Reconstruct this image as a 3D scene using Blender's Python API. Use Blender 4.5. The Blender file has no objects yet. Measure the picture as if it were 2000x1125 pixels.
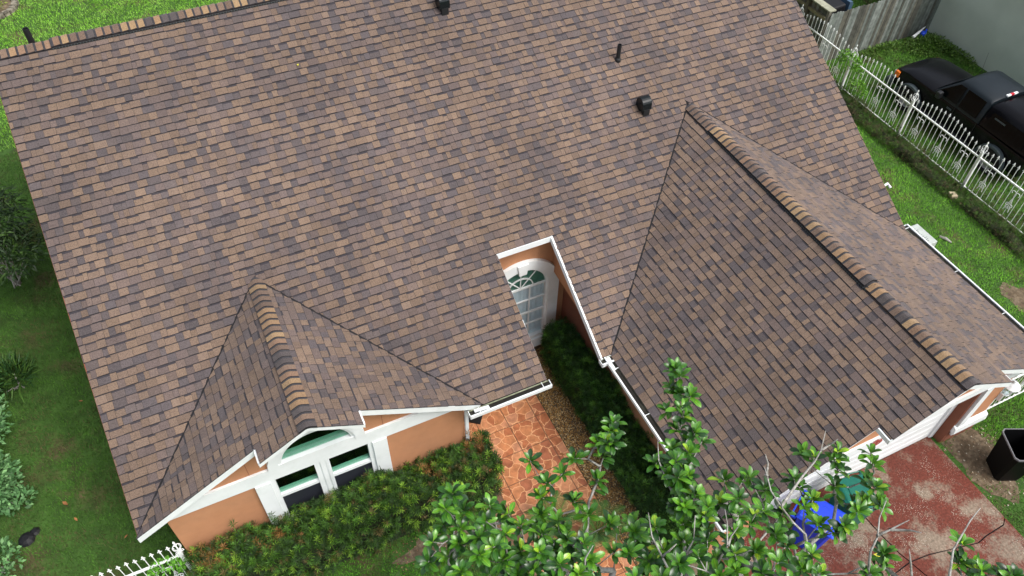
import bpy, math, random
import numpy as np
from mathutils import Vector, Matrix

# ------------------------------------------------------------------ camera, light, exposure
scene = bpy.context.scene
col = scene.collection
FPX, CAMLOC = 1569.97, Vector((2.8043, -7.2322, 14.6692))
cd = bpy.data.cameras.new('camera'); cam = bpy.data.objects.new('camera', cd); col.objects.link(cam)
R_ = Vector((0.90276037, -0.42980369, 0.01710265)); U_ = Vector((0.31405184, 0.68576163, 0.65658391)); F_ = Vector((0.29393053, 0.58736681, -0.75405906))
cam.matrix_world = Matrix(((R_.x, U_.x, -F_.x, CAMLOC.x), (R_.y, U_.y, -F_.y, CAMLOC.y), (R_.z, U_.z, -F_.z, CAMLOC.z), (0, 0, 0, 1)))
cd.sensor_width = 36; cd.lens = FPX / 2000 * 36; cd.clip_end = 1000
scene.camera = cam

SUN_EL, SUN_AZ = math.radians(56), math.radians(146)     # azimuth from +y towards +x
sdir = Vector((math.sin(SUN_AZ) * math.cos(SUN_EL), math.cos(SUN_AZ) * math.cos(SUN_EL), math.sin(SUN_EL)))
world = bpy.data.worlds.new('World'); scene.world = world; world.use_nodes = True
nt = world.node_tree; nt.nodes.clear()
sky = nt.nodes.new('ShaderNodeTexSky'); sky.sky_type = 'NISHITA'; sky.sun_disc = False
sky.sun_elevation = SUN_EL; sky.sun_rotation = SUN_AZ; sky.air_density = 1.0; sky.dust_density = 4.0; sky.ozone_density = 1.0
hs = nt.nodes.new('ShaderNodeHueSaturation'); hs.inputs['Saturation'].default_value = 0.45
bg = nt.nodes.new('ShaderNodeBackground'); bg.inputs['Strength'].default_value = 0.15
wo = nt.nodes.new('ShaderNodeOutputWorld')
nt.links.new(sky.outputs[0], hs.inputs['Color']); nt.links.new(hs.outputs[0], bg.inputs['Color']); nt.links.new(bg.outputs[0], wo.inputs[0])
sl = bpy.data.lights.new('sun', 'SUN'); sl.energy = 1.5; sl.angle = math.radians(28); sl.color = (1, 0.97, 0.93)
so = bpy.data.objects.new('sun', sl); col.objects.link(so); so.rotation_euler = sdir.to_track_quat('Z', 'Y').to_euler()
so.location = (20, 10, 30)
scene.view_settings.view_transform = 'Standard'; scene.view_settings.look = 'None'
scene.view_settings.exposure = 0.66; scene.view_settings.gamma = 1; scene.view_settings.use_curve_mapping = False
scene.render.engine = 'CYCLES'
scene.cycles.max_bounces = 6; scene.cycles.transparent_max_bounces = 8

random.seed(11); rng = np.random.RandomState(11)

# ------------------------------------------------------------------ materials
def mat(name, color, rough=.7, var=.12, scale=6., detail=4, bump=0., bscale=60., attr=False, spec=.4, metal=0., color2=None, mixscale=1.5, lo=.45, hi=.6, coat=0., grain=0., broad=0.):
    m = bpy.data.materials.new(name); m.use_nodes = True; n = m.node_tree; b = n.nodes['Principled BSDF']
    L = n.links.new
    geo = n.nodes.new('ShaderNodeNewGeometry')
    no = n.nodes.new('ShaderNodeTexNoise'); no.inputs['Scale'].default_value = scale; no.inputs['Detail'].default_value = detail
    L(geo.outputs['Position'], no.inputs['Vector'])
    mr = n.nodes.new('ShaderNodeMapRange'); mr.inputs['From Min'].default_value = .3; mr.inputs['From Max'].default_value = .7
    mr.inputs['To Min'].default_value = 1 - var; mr.inputs['To Max'].default_value = 1 + var
    L(no.outputs['Fac'], mr.inputs['Value'])
    if attr:
        a = n.nodes.new('ShaderNodeAttribute'); a.attribute_name = 'col'; src = a.outputs['Color']
    else:
        c = n.nodes.new('ShaderNodeRGB'); c.outputs[0].default_value = (*color, 1); src = c.outputs[0]
    if color2:
        n2 = n.nodes.new('ShaderNodeTexNoise'); n2.inputs['Scale'].default_value = mixscale; n2.inputs['Detail'].default_value = 6; n2.inputs['Roughness'].default_value = .65
        L(geo.outputs['Position'], n2.inputs['Vector'])
        r2 = n.nodes.new('ShaderNodeMapRange'); r2.inputs['From Min'].default_value = lo; r2.inputs['From Max'].default_value = hi
        msrc = n2.outputs['Fac']
        if grain:
            n3 = n.nodes.new('ShaderNodeTexNoise'); n3.inputs['Scale'].default_value = 34; n3.inputs['Detail'].default_value = 5; n3.inputs['Roughness'].default_value = .7; L(geo.outputs['Position'], n3.inputs['Vector'])
            ma = n.nodes.new('ShaderNodeMath'); ma.operation = 'MULTIPLY_ADD'; L(n3.outputs['Fac'], ma.inputs[0]); ma.inputs[1].default_value = grain; L(msrc, ma.inputs[2]); msrc = ma.outputs[0]
        L(msrc, r2.inputs['Value'])
        mx = n.nodes.new('ShaderNodeMix'); mx.data_type = 'RGBA'; L(r2.outputs[0], mx.inputs[0]); L(src, mx.inputs[6]); mx.inputs[7].default_value = (*color2, 1)
        src = mx.outputs[2]
    vm = n.nodes.new('ShaderNodeVectorMath'); vm.operation = 'SCALE'; L(src, vm.inputs[0]); L(mr.outputs[0], vm.inputs['Scale'])
    if broad:
        n4 = n.nodes.new('ShaderNodeTexNoise'); n4.inputs['Scale'].default_value = .55; n4.inputs['Detail'].default_value = 4; L(geo.outputs['Position'], n4.inputs['Vector'])
        m4 = n.nodes.new('ShaderNodeMapRange'); m4.inputs['From Min'].default_value = .3; m4.inputs['From Max'].default_value = .7; m4.inputs['To Min'].default_value = 1 - broad; m4.inputs['To Max'].default_value = 1 + broad; L(n4.outputs['Fac'], m4.inputs['Value'])
        v4 = n.nodes.new('ShaderNodeVectorMath'); v4.operation = 'SCALE'; L(vm.outputs[0], v4.inputs[0]); L(m4.outputs[0], v4.inputs['Scale']); vm = v4
    L(vm.outputs[0], b.inputs['Base Color'])
    b.inputs['Roughness'].default_value = rough; b.inputs['Specular IOR Level'].default_value = spec; b.inputs['Metallic'].default_value = metal
    b.inputs['Coat Weight'].default_value = coat
    if bump:
        bn = n.nodes.new('ShaderNodeTexNoise'); bn.inputs['Scale'].default_value = bscale; bn.inputs['Detail'].default_value = 3
        L(geo.outputs['Position'], bn.inputs['Vector'])
        bu = n.nodes.new('ShaderNodeBump'); bu.inputs['Strength'].default_value = bump; bu.inputs['Distance'].default_value = .01
        L(bn.outputs['Fac'], bu.inputs['Height']); L(bu.outputs[0], b.inputs['Normal'])
    return m

M = {}
M['shingle'] = mat('shingle', (1, 1, 1), .92, .30, 60, 6, .5, 160, attr=True, spec=.25, broad=.14)
M['asphalt_edge'] = mat('asphalt_edge', (.018, .016, .018), .95, .1)
M['valley'] = mat('valley_liner', (.012, .011, .012), .9, .2)
M['shingle'].node_tree.nodes['Principled BSDF'].inputs['Sheen Weight'].default_value = .12
M['black_plastic'] = mat('black_plastic', (.012, .013, .014), .45, .1)
M['black_metal'] = mat('black_painted_metal', (.005, .008, .009), .25, .1, spec=.35)
M['white'] = mat('white_paint', (.76, .79, .79), .55, .04, 3, color2=(.66, .70, .68), mixscale=2.2, lo=.5, hi=.8)
M['white_iron'] = mat('white_iron_paint', (.82, .84, .82), .45, .06, 10, color2=(.6, .55, .46), mixscale=14, lo=.62, hi=.74)
M['gutter_in'] = mat('gutter_inside_dirt', (.014, .012, .009), .95, .3, 20, color2=(.04, .04, .028), mixscale=6, lo=.5, hi=.7)
M['gutter_back'] = mat('gutter_back_algae', (.34, .36, .25), .8, .15, 8, color2=(.2, .22, .13), mixscale=5)
M['stucco'] = mat('orange_stucco', (.46, .215, .105), .9, .05, 5, 8, .6, 90, color2=(.43, .21, .11), mixscale=1.2, lo=.45, hi=.75, broad=.10)
M['stucco_brown'] = mat('brown_stucco', (.21, .075, .042), .9, .1, 4, 5, .5, 70)
M['glass_dark'] = None
M['pane_dark'] = mat('dark_insect_screen', (.02, .022, .03), .5, .1)
M['pale_green'] = mat('pale_green_board', (.42, .66, .56), .5, .05)
M['curtain'] = mat('sheer_curtain', (.70, .75, .80), .9, .05)
M['fan_backing'] = mat('grey_green_backing', (.27, .35, .35), .8, .1)
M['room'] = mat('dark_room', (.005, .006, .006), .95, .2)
M['soil'] = mat('soil', (.105, .075, .045), .98, .35, 12, 6, .6, 40, color2=(.17, .13, .085), mixscale=5)
M['bark'] = mat('pale_grey_bark', (.36, .35, .32), .85, .2, 22, 5, .6, 60, color2=(.2, .19, .165), mixscale=9)
M['magnolia_leaf'] = mat('glossy_leaf', (1, 1, 1), .30, .12, 20, attr=True, spec=.5)
M['leaf'] = mat('leaf', (1, 1, 1), .55, .15, 14, attr=True, spec=.35)
M['grass'] = mat('grass_blade', (1, 1, 1), .7, .2, 1.6, attr=True, spec=.2)
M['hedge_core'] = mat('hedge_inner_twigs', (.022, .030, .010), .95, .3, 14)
M['gravel'] = mat('pebble', (1, 1, 1), .75, .1, 30, attr=True)
M['truck_black'] = mat('black_car_paint', (.003, .003, .004), .22, .1, spec=.16)
M['truck_flat'] = mat('blue_black_roof', (.008, .013, .017), .42, .12, 3, spec=.3)  # cab paint, slightly lighter and bluer than the body black
M['tyre'] = mat('tyre_rubber', (.012, .012, .012), .85, .1)
M['flare'] = mat('dark_grey_flare', (.045, .06, .065), .4, .1)
M['chrome'] = mat('dull_metal', (.45, .45, .45), .35, .1, metal=.8)
M['orange_lens'] = mat('orange_lens', (.8, .18, .02), .25, .02)
M['red_lens'] = mat('red_lens', (.5, .02, .03), .25, .02)
M['wood'] = mat('weathered_plank', (1, 1, 1), .9, .3, 7, 6, .4, 50, attr=True)
M['nb_wall'] = mat('grey_green_stucco', (.45, .51, .43), .95, .08, 1.2, 6, .5, 45)
M['blue_bin'] = mat('blue_bin_plastic', (.008, .045, .55), .45, .06)
M['green_bin'] = mat('green_bin_plastic', (.004, .12, .085), .4, .06)
M['black_bin'] = mat('black_bin_plastic', (.003, .003, .0035), .55, .1, spec=.12)
M['rim_grey'] = mat('grey_plastic_rim', (.16, .16, .17), .5, .05)
M['brick'] = mat('pale_brick', (.5, .42, .28), .9, .15, 20)
M['slab'] = mat('pale_concrete', (.42, .46, .43), .9, .12, 6)
M['blue_toy'] = mat('blue_plastic', (.02, .08, .7), .4, .05)
M['dead_leaf'] = mat('dead_leaf', (.32, .14, .05), .8, .2)
M['yellow_leaf'] = mat('yellow_leaf', (.62, .6, .05), .6, .1)
M['number'] = mat('red_number', (.33, .07, .05), .6, .05)
M['tarp'] = mat('black_tarp', (.006, .006, .008), .6, .1)
M['blue_strip'] = mat('blue_grey_panel', (.06, .11, .17), .5, .1)
M['concrete'] = mat('edging_stone', (.22, .20, .15), .95, .3, 8, color2=(.08, .07, .05), mixscale=6)
M['twig_red'] = mat('cone', (.3, .12, .05), .8, .1)

def glass_mat(name, tint, rough=.03):
    m = bpy.data.materials.new(name); m.use_nodes = True; n = m.node_tree; n.nodes.clear(); L = n.links.new
    o = n.nodes.new('ShaderNodeOutputMaterial'); t = n.nodes.new('ShaderNodeBsdfTransparent'); t.inputs[0].default_value = (*tint, 1)
    g = n.nodes.new('ShaderNodeBsdfGlossy'); g.inputs['Roughness'].default_value = rough; g.inputs[0].default_value = (.9, .95, .95, 1)
    ge = n.nodes.new('ShaderNodeNewGeometry'); dt = n.nodes.new('ShaderNodeVectorMath'); dt.operation = 'DOT_PRODUCT'; L(ge.outputs['Normal'], dt.inputs[0]); L(ge.outputs['Incoming'], dt.inputs[1])
    ab = n.nodes.new('ShaderNodeMath'); ab.operation = 'ABSOLUTE'; L(dt.outputs['Value'], ab.inputs[0])
    om = n.nodes.new('ShaderNodeMath'); om.operation = 'SUBTRACT'; om.inputs[0].default_value = 1; L(ab.outputs[0], om.inputs[1])
    pw = n.nodes.new('ShaderNodeMath'); pw.operation = 'POWER'; L(om.outputs[0], pw.inputs[0]); pw.inputs[1].default_value = 5
    f = n.nodes.new('ShaderNodeMath'); f.operation = 'MULTIPLY_ADD'; L(pw.outputs[0], f.inputs[0]); f.inputs[1].default_value = .96; f.inputs[2].default_value = .035; mx = n.nodes.new('ShaderNodeMixShader')
    L(f.outputs[0], mx.inputs[0]); L(t.outputs[0], mx.inputs[1]); L(g.outputs[0], mx.inputs[2]); L(mx.outputs[0], o.inputs[0]); return m
M['glass'] = glass_mat('tinted_glass', (.72, .86, .80))
M['glass_clear'] = glass_mat('clear_glass', (.92, .96, .97))
M['car_glass'] = mat('car_glass', (.002, .003, .003), .15, .05, spec=.1)

def driveway_mat():
    m = mat('worn_red_paint_concrete', (.118, .030, .019), .72, .34, 22, 8, .5, 50, spec=.22, color2=(.20, .155, .115), mixscale=1.5, lo=.655, hi=.80, grain=.36, broad=.18)
    n = m.node_tree; L = n.links.new; b = n.nodes['Principled BSDF']
    geo = [x for x in n.nodes if x.type == 'NEW_GEOMETRY'][0]
    src = b.inputs['Base Color'].links[0].from_socket
    v = n.nodes.new('ShaderNodeTexVoronoi'); v.inputs['Scale'].default_value = 38; L(geo.outputs['Position'], v.inputs['Vector'])
    c = n.nodes.new('ShaderNodeMapRange'); c.inputs['From Min'].default_value = .16; c.inputs['From Max'].default_value = .24; c.inputs['To Min'].default_value = 1; c.inputs['To Max'].default_value = 0
    L(v.outputs['Distance'], c.inputs['Value'])
    n2 = n.nodes.new('ShaderNodeTexNoise'); n2.inputs['Scale'].default_value = 2.; n2.inputs['Detail'].default_value = 7; L(geo.outputs['Position'], n2.inputs['Vector'])
    r = n.nodes.new('ShaderNodeMapRange'); r.inputs['From Min'].default_value = .47; r.inputs['From Max'].default_value = .6; L(n2.outputs['Fac'], r.inputs['Value'])
    mu = n.nodes.new('ShaderNodeMath'); mu.operation = 'MULTIPLY'; L(c.outputs[0], mu.inputs[0]); L(r.outputs[0], mu.inputs[1])
    mx = n.nodes.new('ShaderNodeMix'); mx.data_type = 'RGBA'; L(mu.outputs[0], mx.inputs[0]); L(src, mx.inputs[6]); mx.inputs[7].default_value = (.55, .5, .42, 1)
    L(mx.outputs[2], b.inputs['Base Color']); return m
M['driveway'] = driveway_mat()

def flagstone_mat():
    # ceramic tile with a printed flagstone pattern: stones in browns and oranges, pale wavy veins
    m = bpy.data.materials.new('printed_flagstone_tile'); m.use_nodes = True; n = m.node_tree; b = n.nodes['Principled BSDF']; L = n.links.new
    geo = n.nodes.new('ShaderNodeNewGeometry')
    wn = n.nodes.new('ShaderNodeTexNoise'); wn.inputs['Scale'].default_value = 5; wn.inputs['Detail'].default_value = 3; L(geo.outputs['Position'], wn.inputs['Vector'])
    ws = n.nodes.new('ShaderNodeVectorMath'); ws.operation = 'SCALE'; ws.inputs['Scale'].default_value = .2; L(wn.outputs['Color'], ws.inputs[0])
    wa = n.nodes.new('ShaderNodeVectorMath'); wa.operation = 'ADD'; L(geo.outputs['Position'], wa.inputs[0]); L(ws.outputs[0], wa.inputs[1])
    ve = n.nodes.new('ShaderNodeTexVoronoi'); ve.feature = 'DISTANCE_TO_EDGE'; ve.inputs['Scale'].default_value = 4.9; L(wa.outputs[0], ve.inputs['Vector'])
    vc = n.nodes.new('ShaderNodeTexVoronoi'); vc.inputs['Scale'].default_value = 4.9; L(wa.outputs[0], vc.inputs['Vector'])
    for v in (ve, vc): v.voronoi_dimensions = '2D'
    sp = n.nodes.new('ShaderNodeSeparateColor'); L(vc.outputs['Color'], sp.inputs[0])
    cr = n.nodes.new('ShaderNodeValToRGB'); cr.color_ramp.interpolation = 'CONSTANT'
    els = [(0, (.50, .20, .085)), (.25, (.42, .145, .062)), (.45, (.50, .225, .12)), (.62, (.36, .125, .06)), (.8, (.53, .23, .11))]
    for i, (p_, c_) in enumerate(els):
        e = cr.color_ramp.elements[i] if i < 2 else cr.color_ramp.elements.new(p_)
        e.position = p_; e.color = (*c_, 1)
    L(sp.outputs[0], cr.inputs[0])
    no = n.nodes.new('ShaderNodeTexNoise'); no.inputs['Scale'].default_value = 9; no.inputs['Detail'].default_value = 6; L(geo.outputs['Position'], no.inputs['Vector'])
    mr = n.nodes.new('ShaderNodeMapRange'); mr.inputs['From Min'].default_value = .3; mr.inputs['From Max'].default_value = .7; mr.inputs['To Min'].default_value = .75; mr.inputs['To Max'].default_value = 1.3; L(no.outputs['Fac'], mr.inputs['Value'])
    vm = n.nodes.new('ShaderNodeVectorMath'); vm.operation = 'SCALE'; L(cr.outputs[0], vm.inputs[0]); L(mr.outputs[0], vm.inputs['Scale'])
    ed = n.nodes.new('ShaderNodeMapRange'); ed.inputs['From Min'].default_value = .022; ed.inputs['From Max'].default_value = .050; ed.inputs['To Min'].default_value = 1; ed.inputs['To Max'].default_value = 0; L(ve.outputs['Distance'], ed.inputs['Value'])
    mx = n.nodes.new('ShaderNodeMix'); mx.data_type = 'RGBA'; L(ed.outputs[0], mx.inputs[0]); L(vm.outputs[0], mx.inputs[6]); mx.inputs[7].default_value = (.74, .40, .20, 1)
    L(mx.outputs[2], b.inputs['Base Color']); b.inputs['Roughness'].default_value = .45; b.inputs['Specular IOR Level'].default_value = .35
    return m
M['flagstone'] = flagstone_mat()
M['grout'] = mat('grout', (.20, .115, .07), .9, .1)

def ground_mat():
    m = mat('lawn_soil', (.040, .095, .014), .95, .35, 3.0, 8, .6, 30, color2=(.085, .068, .03), mixscale=.9, lo=.52, hi=.66)
    return m
M['ground'] = ground_mat()

# ------------------------------------------------------------------ helpers
class MB:
    def __init__(s): s.v = []; s.f = []; s.m = []; s.c = []
    def add(s, vs, fs, mi=0, c=(1, 1, 1)):
        o = len(s.v); s.v += [tuple(v) for v in vs]
        for f in fs: s.f.append(tuple(i + o for i in f)); s.m.append(mi); s.c.append(c)
    def box(s, a, b, mi=0, c=(1, 1, 1)):
        x0, y0, z0 = a; x1, y1, z1 = b
        if x0 > x1: x0, x1 = x1, x0
        if y0 > y1: y0, y1 = y1, y0
        if z0 > z1: z0, z1 = z1, z0
        v = [(x0, y0, z0), (x1, y0, z0), (x1, y1, z0), (x0, y1, z0), (x0, y0, z1), (x1, y0, z1), (x1, y1, z1), (x0, y1, z1)]
        s.add(v, [(3, 2, 1, 0), (4, 5, 6, 7), (0, 1, 5, 4), (1, 2, 6, 5), (2, 3, 7, 6), (3, 0, 4, 7)], mi, c)
    def hexa(s, v, mi=0, c=(1, 1, 1)):   # bottom 4 then top 4, counter-clockwise from above
        s.add(v, [(3, 2, 1, 0), (4, 5, 6, 7), (0, 1, 5, 4), (1, 2, 6, 5), (2, 3, 7, 6), (3, 0, 4, 7)], mi, c)
    def prism(s, poly, off, mi=0, c=(1, 1, 1)):   # poly: 3D loop, off: extrusion vector
        n = len(poly); p2 = [tuple(Vector(q) + Vector(off)) for q in poly]
        s.add(list(poly) + p2, [tuple(range(n - 1, -1, -1)), tuple(range(n, 2 * n))] + [(i, (i + 1) % n, n + (i + 1) % n, n + i) for i in range(n)], mi, c)
    def tube(s, pts, r, k=6, mi=0, c=(1, 1, 1), caps=True):
        pts = [Vector(q) for q in pts]; n = len(pts)
        rr = r if isinstance(r, (list, tuple)) else [r] * n
        t = (pts[1] - pts[0]).normalized(); a = Vector((0, 0, 1)) if abs(t.z) < .9 else Vector((1, 0, 0)); u = t.cross(a).normalized()
        vs = []
        for i in range(n):
            t = (pts[min(i + 1, n - 1)] - pts[max(i - 1, 0)])
            if t.length < 1e-9: t = Vector((0, 0, 1))
            t.normalize(); u = (u - t * u.dot(t))
            if u.length < 1e-6: u = t.orthogonal()
            u.normalize(); w = t.cross(u)
            for j in range(k):
                an = 2 * math.pi * j / k; vs.append(tuple(pts[i] + (u * math.cos(an) + w * math.sin(an)) * rr[i]))
        fs = [(i * k + j, i * k + (j + 1) % k, (i + 1) * k + (j + 1) % k, (i + 1) * k + j) for i in range(n - 1) for j in range(k)]
        if caps: fs += [tuple(range(k - 1, -1, -1)), tuple(range((n - 1) * k, n * k))]
        s.add(vs, fs, mi, c)
    def lathe(s, prof, c0=(0, 0, 0), k=12, mi=0, c=(1, 1, 1)):   # prof: (r,z)
        vs = [(c0[0] + r * math.cos(2 * math.pi * j / k), c0[1] + r * math.sin(2 * math.pi * j / k), c0[2] + z) for r, z in prof for j in range(k)]
        fs = [(i * k + j, i * k + (j + 1) % k, (i + 1) * k + (j + 1) % k, (i + 1) * k + j) for i in range(len(prof) - 1) for j in range(k)]
        fs += [tuple(range(k - 1, -1, -1)), tuple(range((len(prof) - 1) * k, len(prof) * k))]
        s.add(vs, fs, mi, c)
    def mesh(s, name, mats, smooth=False):
        me = bpy.data.meshes.new(name); me.from_pydata(s.v, [], s.f)
        if not isinstance(mats, (list, tuple)): mats = [mats]
        for m_ in mats: me.materials.append(m_)
        me.polygons.foreach_set('material_index', s.m)
        if smooth: me.polygons.foreach_set('use_smooth', [True] * len(s.f))
        a = me.attributes.new('col', 'FLOAT_COLOR', 'CORNER'); buf = []
        for f, c in zip(s.f, s.c): buf += [c[0], c[1], c[2], 1.0] * len(f)
        a.data.foreach_set('color', buf); me.update(); return me
    def build(s, name, mats, parent=None, smooth=False, bevel=0):
        o = bpy.data.objects.new(name, s.mesh(name, mats, smooth)); col.objects.link(o)
        if parent: o.parent = parent
        if bevel:
            b = o.modifiers.new('bevel', 'BEVEL'); b.width = bevel; b.segments = 2; b.limit_method = 'ANGLE'
        return o

def tag(o, label=None, cat=None, group=None, kind=None):
    if label: o['label'] = label
    if cat: o['category'] = cat
    if group: o['group'] = group
    if kind: o['kind'] = kind
    return o
def empty(name, loc=(0, 0, 0), label=None, cat=None, group=None, parent=None):
    o = bpy.data.objects.new(name, None); col.objects.link(o); o.location = loc; o.empty_display_size = .2
    if parent: o.parent = parent
    return tag(o, label, cat, group)
def npmesh(name, V, F, C, m, parent=None, smooth=False):   # V (n,3), F (k,3 or 4), C (k,3) per face
    me = bpy.data.meshes.new(name); nf, k = F.shape
    me.vertices.add(len(V)); me.vertices.foreach_set('co', V.astype(np.float32).ravel())
    me.loops.add(nf * k); me.loops.foreach_set('vertex_index', F.astype(np.int32).ravel())
    me.polygons.add(nf); me.polygons.foreach_set('loop_start', np.arange(0, nf * k, k, dtype=np.int32))
    try: me.polygons.foreach_set('loop_total', np.full(nf, k, dtype=np.int32))
    except Exception: pass
    if smooth: me.polygons.foreach_set('use_smooth', np.ones(nf, dtype=bool))
    me.update(calc_edges=True)
    a = me.attributes.new('col', 'FLOAT_COLOR', 'CORNER')
    cc = np.ones((nf, k, 4), np.float32); cc[:, :, :3] = C[:, None, :]; a.data.foreach_set('color', cc.ravel())
    me.materials.append(m); o = bpy.data.objects.new(name, me); col.objects.link(o)
    if parent: o.parent = parent
    return o
def norm(a): return a / (np.linalg.norm(a, axis=-1, keepdims=True) + 1e-9)
def scatter(tv, tf, P, X, Z, S, C):
    """instances of a template (x = length axis, z = up) baked to arrays; X,Z directions, S (n,3) scales, C (n,3)"""
    X = norm(X); Y = norm(np.cross(Z, X)); Z = np.cross(X, Y)
    T = tv[None] * S[:, None, :]
    V = P[:, None] + T[..., 0:1] * X[:, None] + T[..., 1:2] * Y[:, None] + T[..., 2:3] * Z[:, None]
    n, k = len(P), len(tv); F = (tf[None] + (np.arange(n) * k)[:, None, None]).reshape(-1, tf.shape[1])
    return V.reshape(-1, 3), F, np.repeat(C, len(tf), axis=0)
def merge(parts):
    V = []; F = []; C = []; o = 0
    for v, f, c in parts: V.append(v); F.append(f + o); C.append(c); o += len(v)
    return np.concatenate(V), np.concatenate(F), np.concatenate(C)
def jit(c, n, a=.2):
    c = np.array(c)[None] * (1 + a * (rng.rand(n, 1) * 2 - 1)); return c * (1 + .08 * (rng.rand(n, 3) * 2 - 1))
TREE_A=[(4.81,-4.02,5.24),(5.01,-4.39,5.18),(5.41,-4.25,5.43),(4.87,-3.16,5.04),(4.8,-3.68,5.07),(4.07,-3.95,5.26),(4.32,-3.03,5.37),(5.38,-4.49,5.25),(4.77,-4.38,5.34),(4.7,-2.96,5.06),(4.28,-2.77,5.39),(4.25,-3.67,5.49),(3.68,-3.46,5.39),(4.56,-3.16,5.1),(5.34,-3.87,5.25),(3.85,-3.98,5.45),(3.98,-3.76,5.48),(4.63,-3.94,5.11),(3.62,-3.77,5.25),(4.05,-3,5.15),(4.68,-3.49,5.3),(3.83,-3.22,5.32),(4.38,-3.33,5.14),(4.25,-4.03,5.01),(4.3,-3.84,5.21),(5.07,-4.16,5.44),(4.9,-3.94,5.49),(4.95,-4.25,5.33),(5.08,-3.67,5.28),(4.53,-3.73,5.18),(3.81,-3.73,5.34),(4.94,-3.39,5.1),(4.58,-4.28,5.34),(3.97,-3.35,5.02),(5.32,-3.63,5.34),(4.43,-4.03,5.06),(4.12,-3.32,5.2),(5.35,-4.02,5.09),(4.11,-2.94,5.44),(5.18,-3.85,5.08),(5.24,-3.34,5.04),(5.22,-4.45,5.05),(5.22,-4.35,5.42),(4.21,-3.19,5.28),(4.47,-3.6,5.34),(5.46,-4.03,5.37),(4.32,-2.7,4.55),(4.97,-3.01,4.18),(5.45,-3.77,4.61),(4.56,-2.35,4.48),(4.47,-3.35,4.4),(5.31,-3.46,4.25),(3.99,-3.51,4.68),(5.24,-3.13,4.19),(4.82,-4.02,4.69),(3.97,-2.98,4.17),(5.3,-4.23,4.66),(4.28,-2.92,4.19),(5.54,-4.37,4.43),(4.62,-3.72,4.53),(4.68,-2.75,4.11),(4.07,-2.76,4.4),(5.78,-3.88,4.12),(4.1,-3.66,4.23),(3.73,-3.31,4.13),(5.22,-3.82,4.17),(4.94,-3.62,4.36),(5.03,-4.23,4.61),(4.57,-4.01,4.56),(5.63,-3.35,4.25),(4.32,-3.82,4.7),(4.77,-3.37,4.39),(4.89,-2.84,4.52),(5.41,-2.69,5.23),(5.45,-3.06,5.24),(5.34,-3.17,5.12),(6.04,-2.79,4.97),(6.42,-2.79,5.11),(6.54,-2.91,5.21),(6.42,-2.92,4.95),(6.16,-3.21,4.98),(5.72,-3.02,5.2),(5.7,-3.38,5.1),(5.79,-3.6,5.03),(6.02,-3.8,4.96),(5.78,-4.23,5.22),(6.71,-2.63,5.19),(6.62,-2.73,5.18),(6.46,-2.87,5.23),(4.34,-2.67,5.14),(4.24,-2.71,5.02)]
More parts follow.
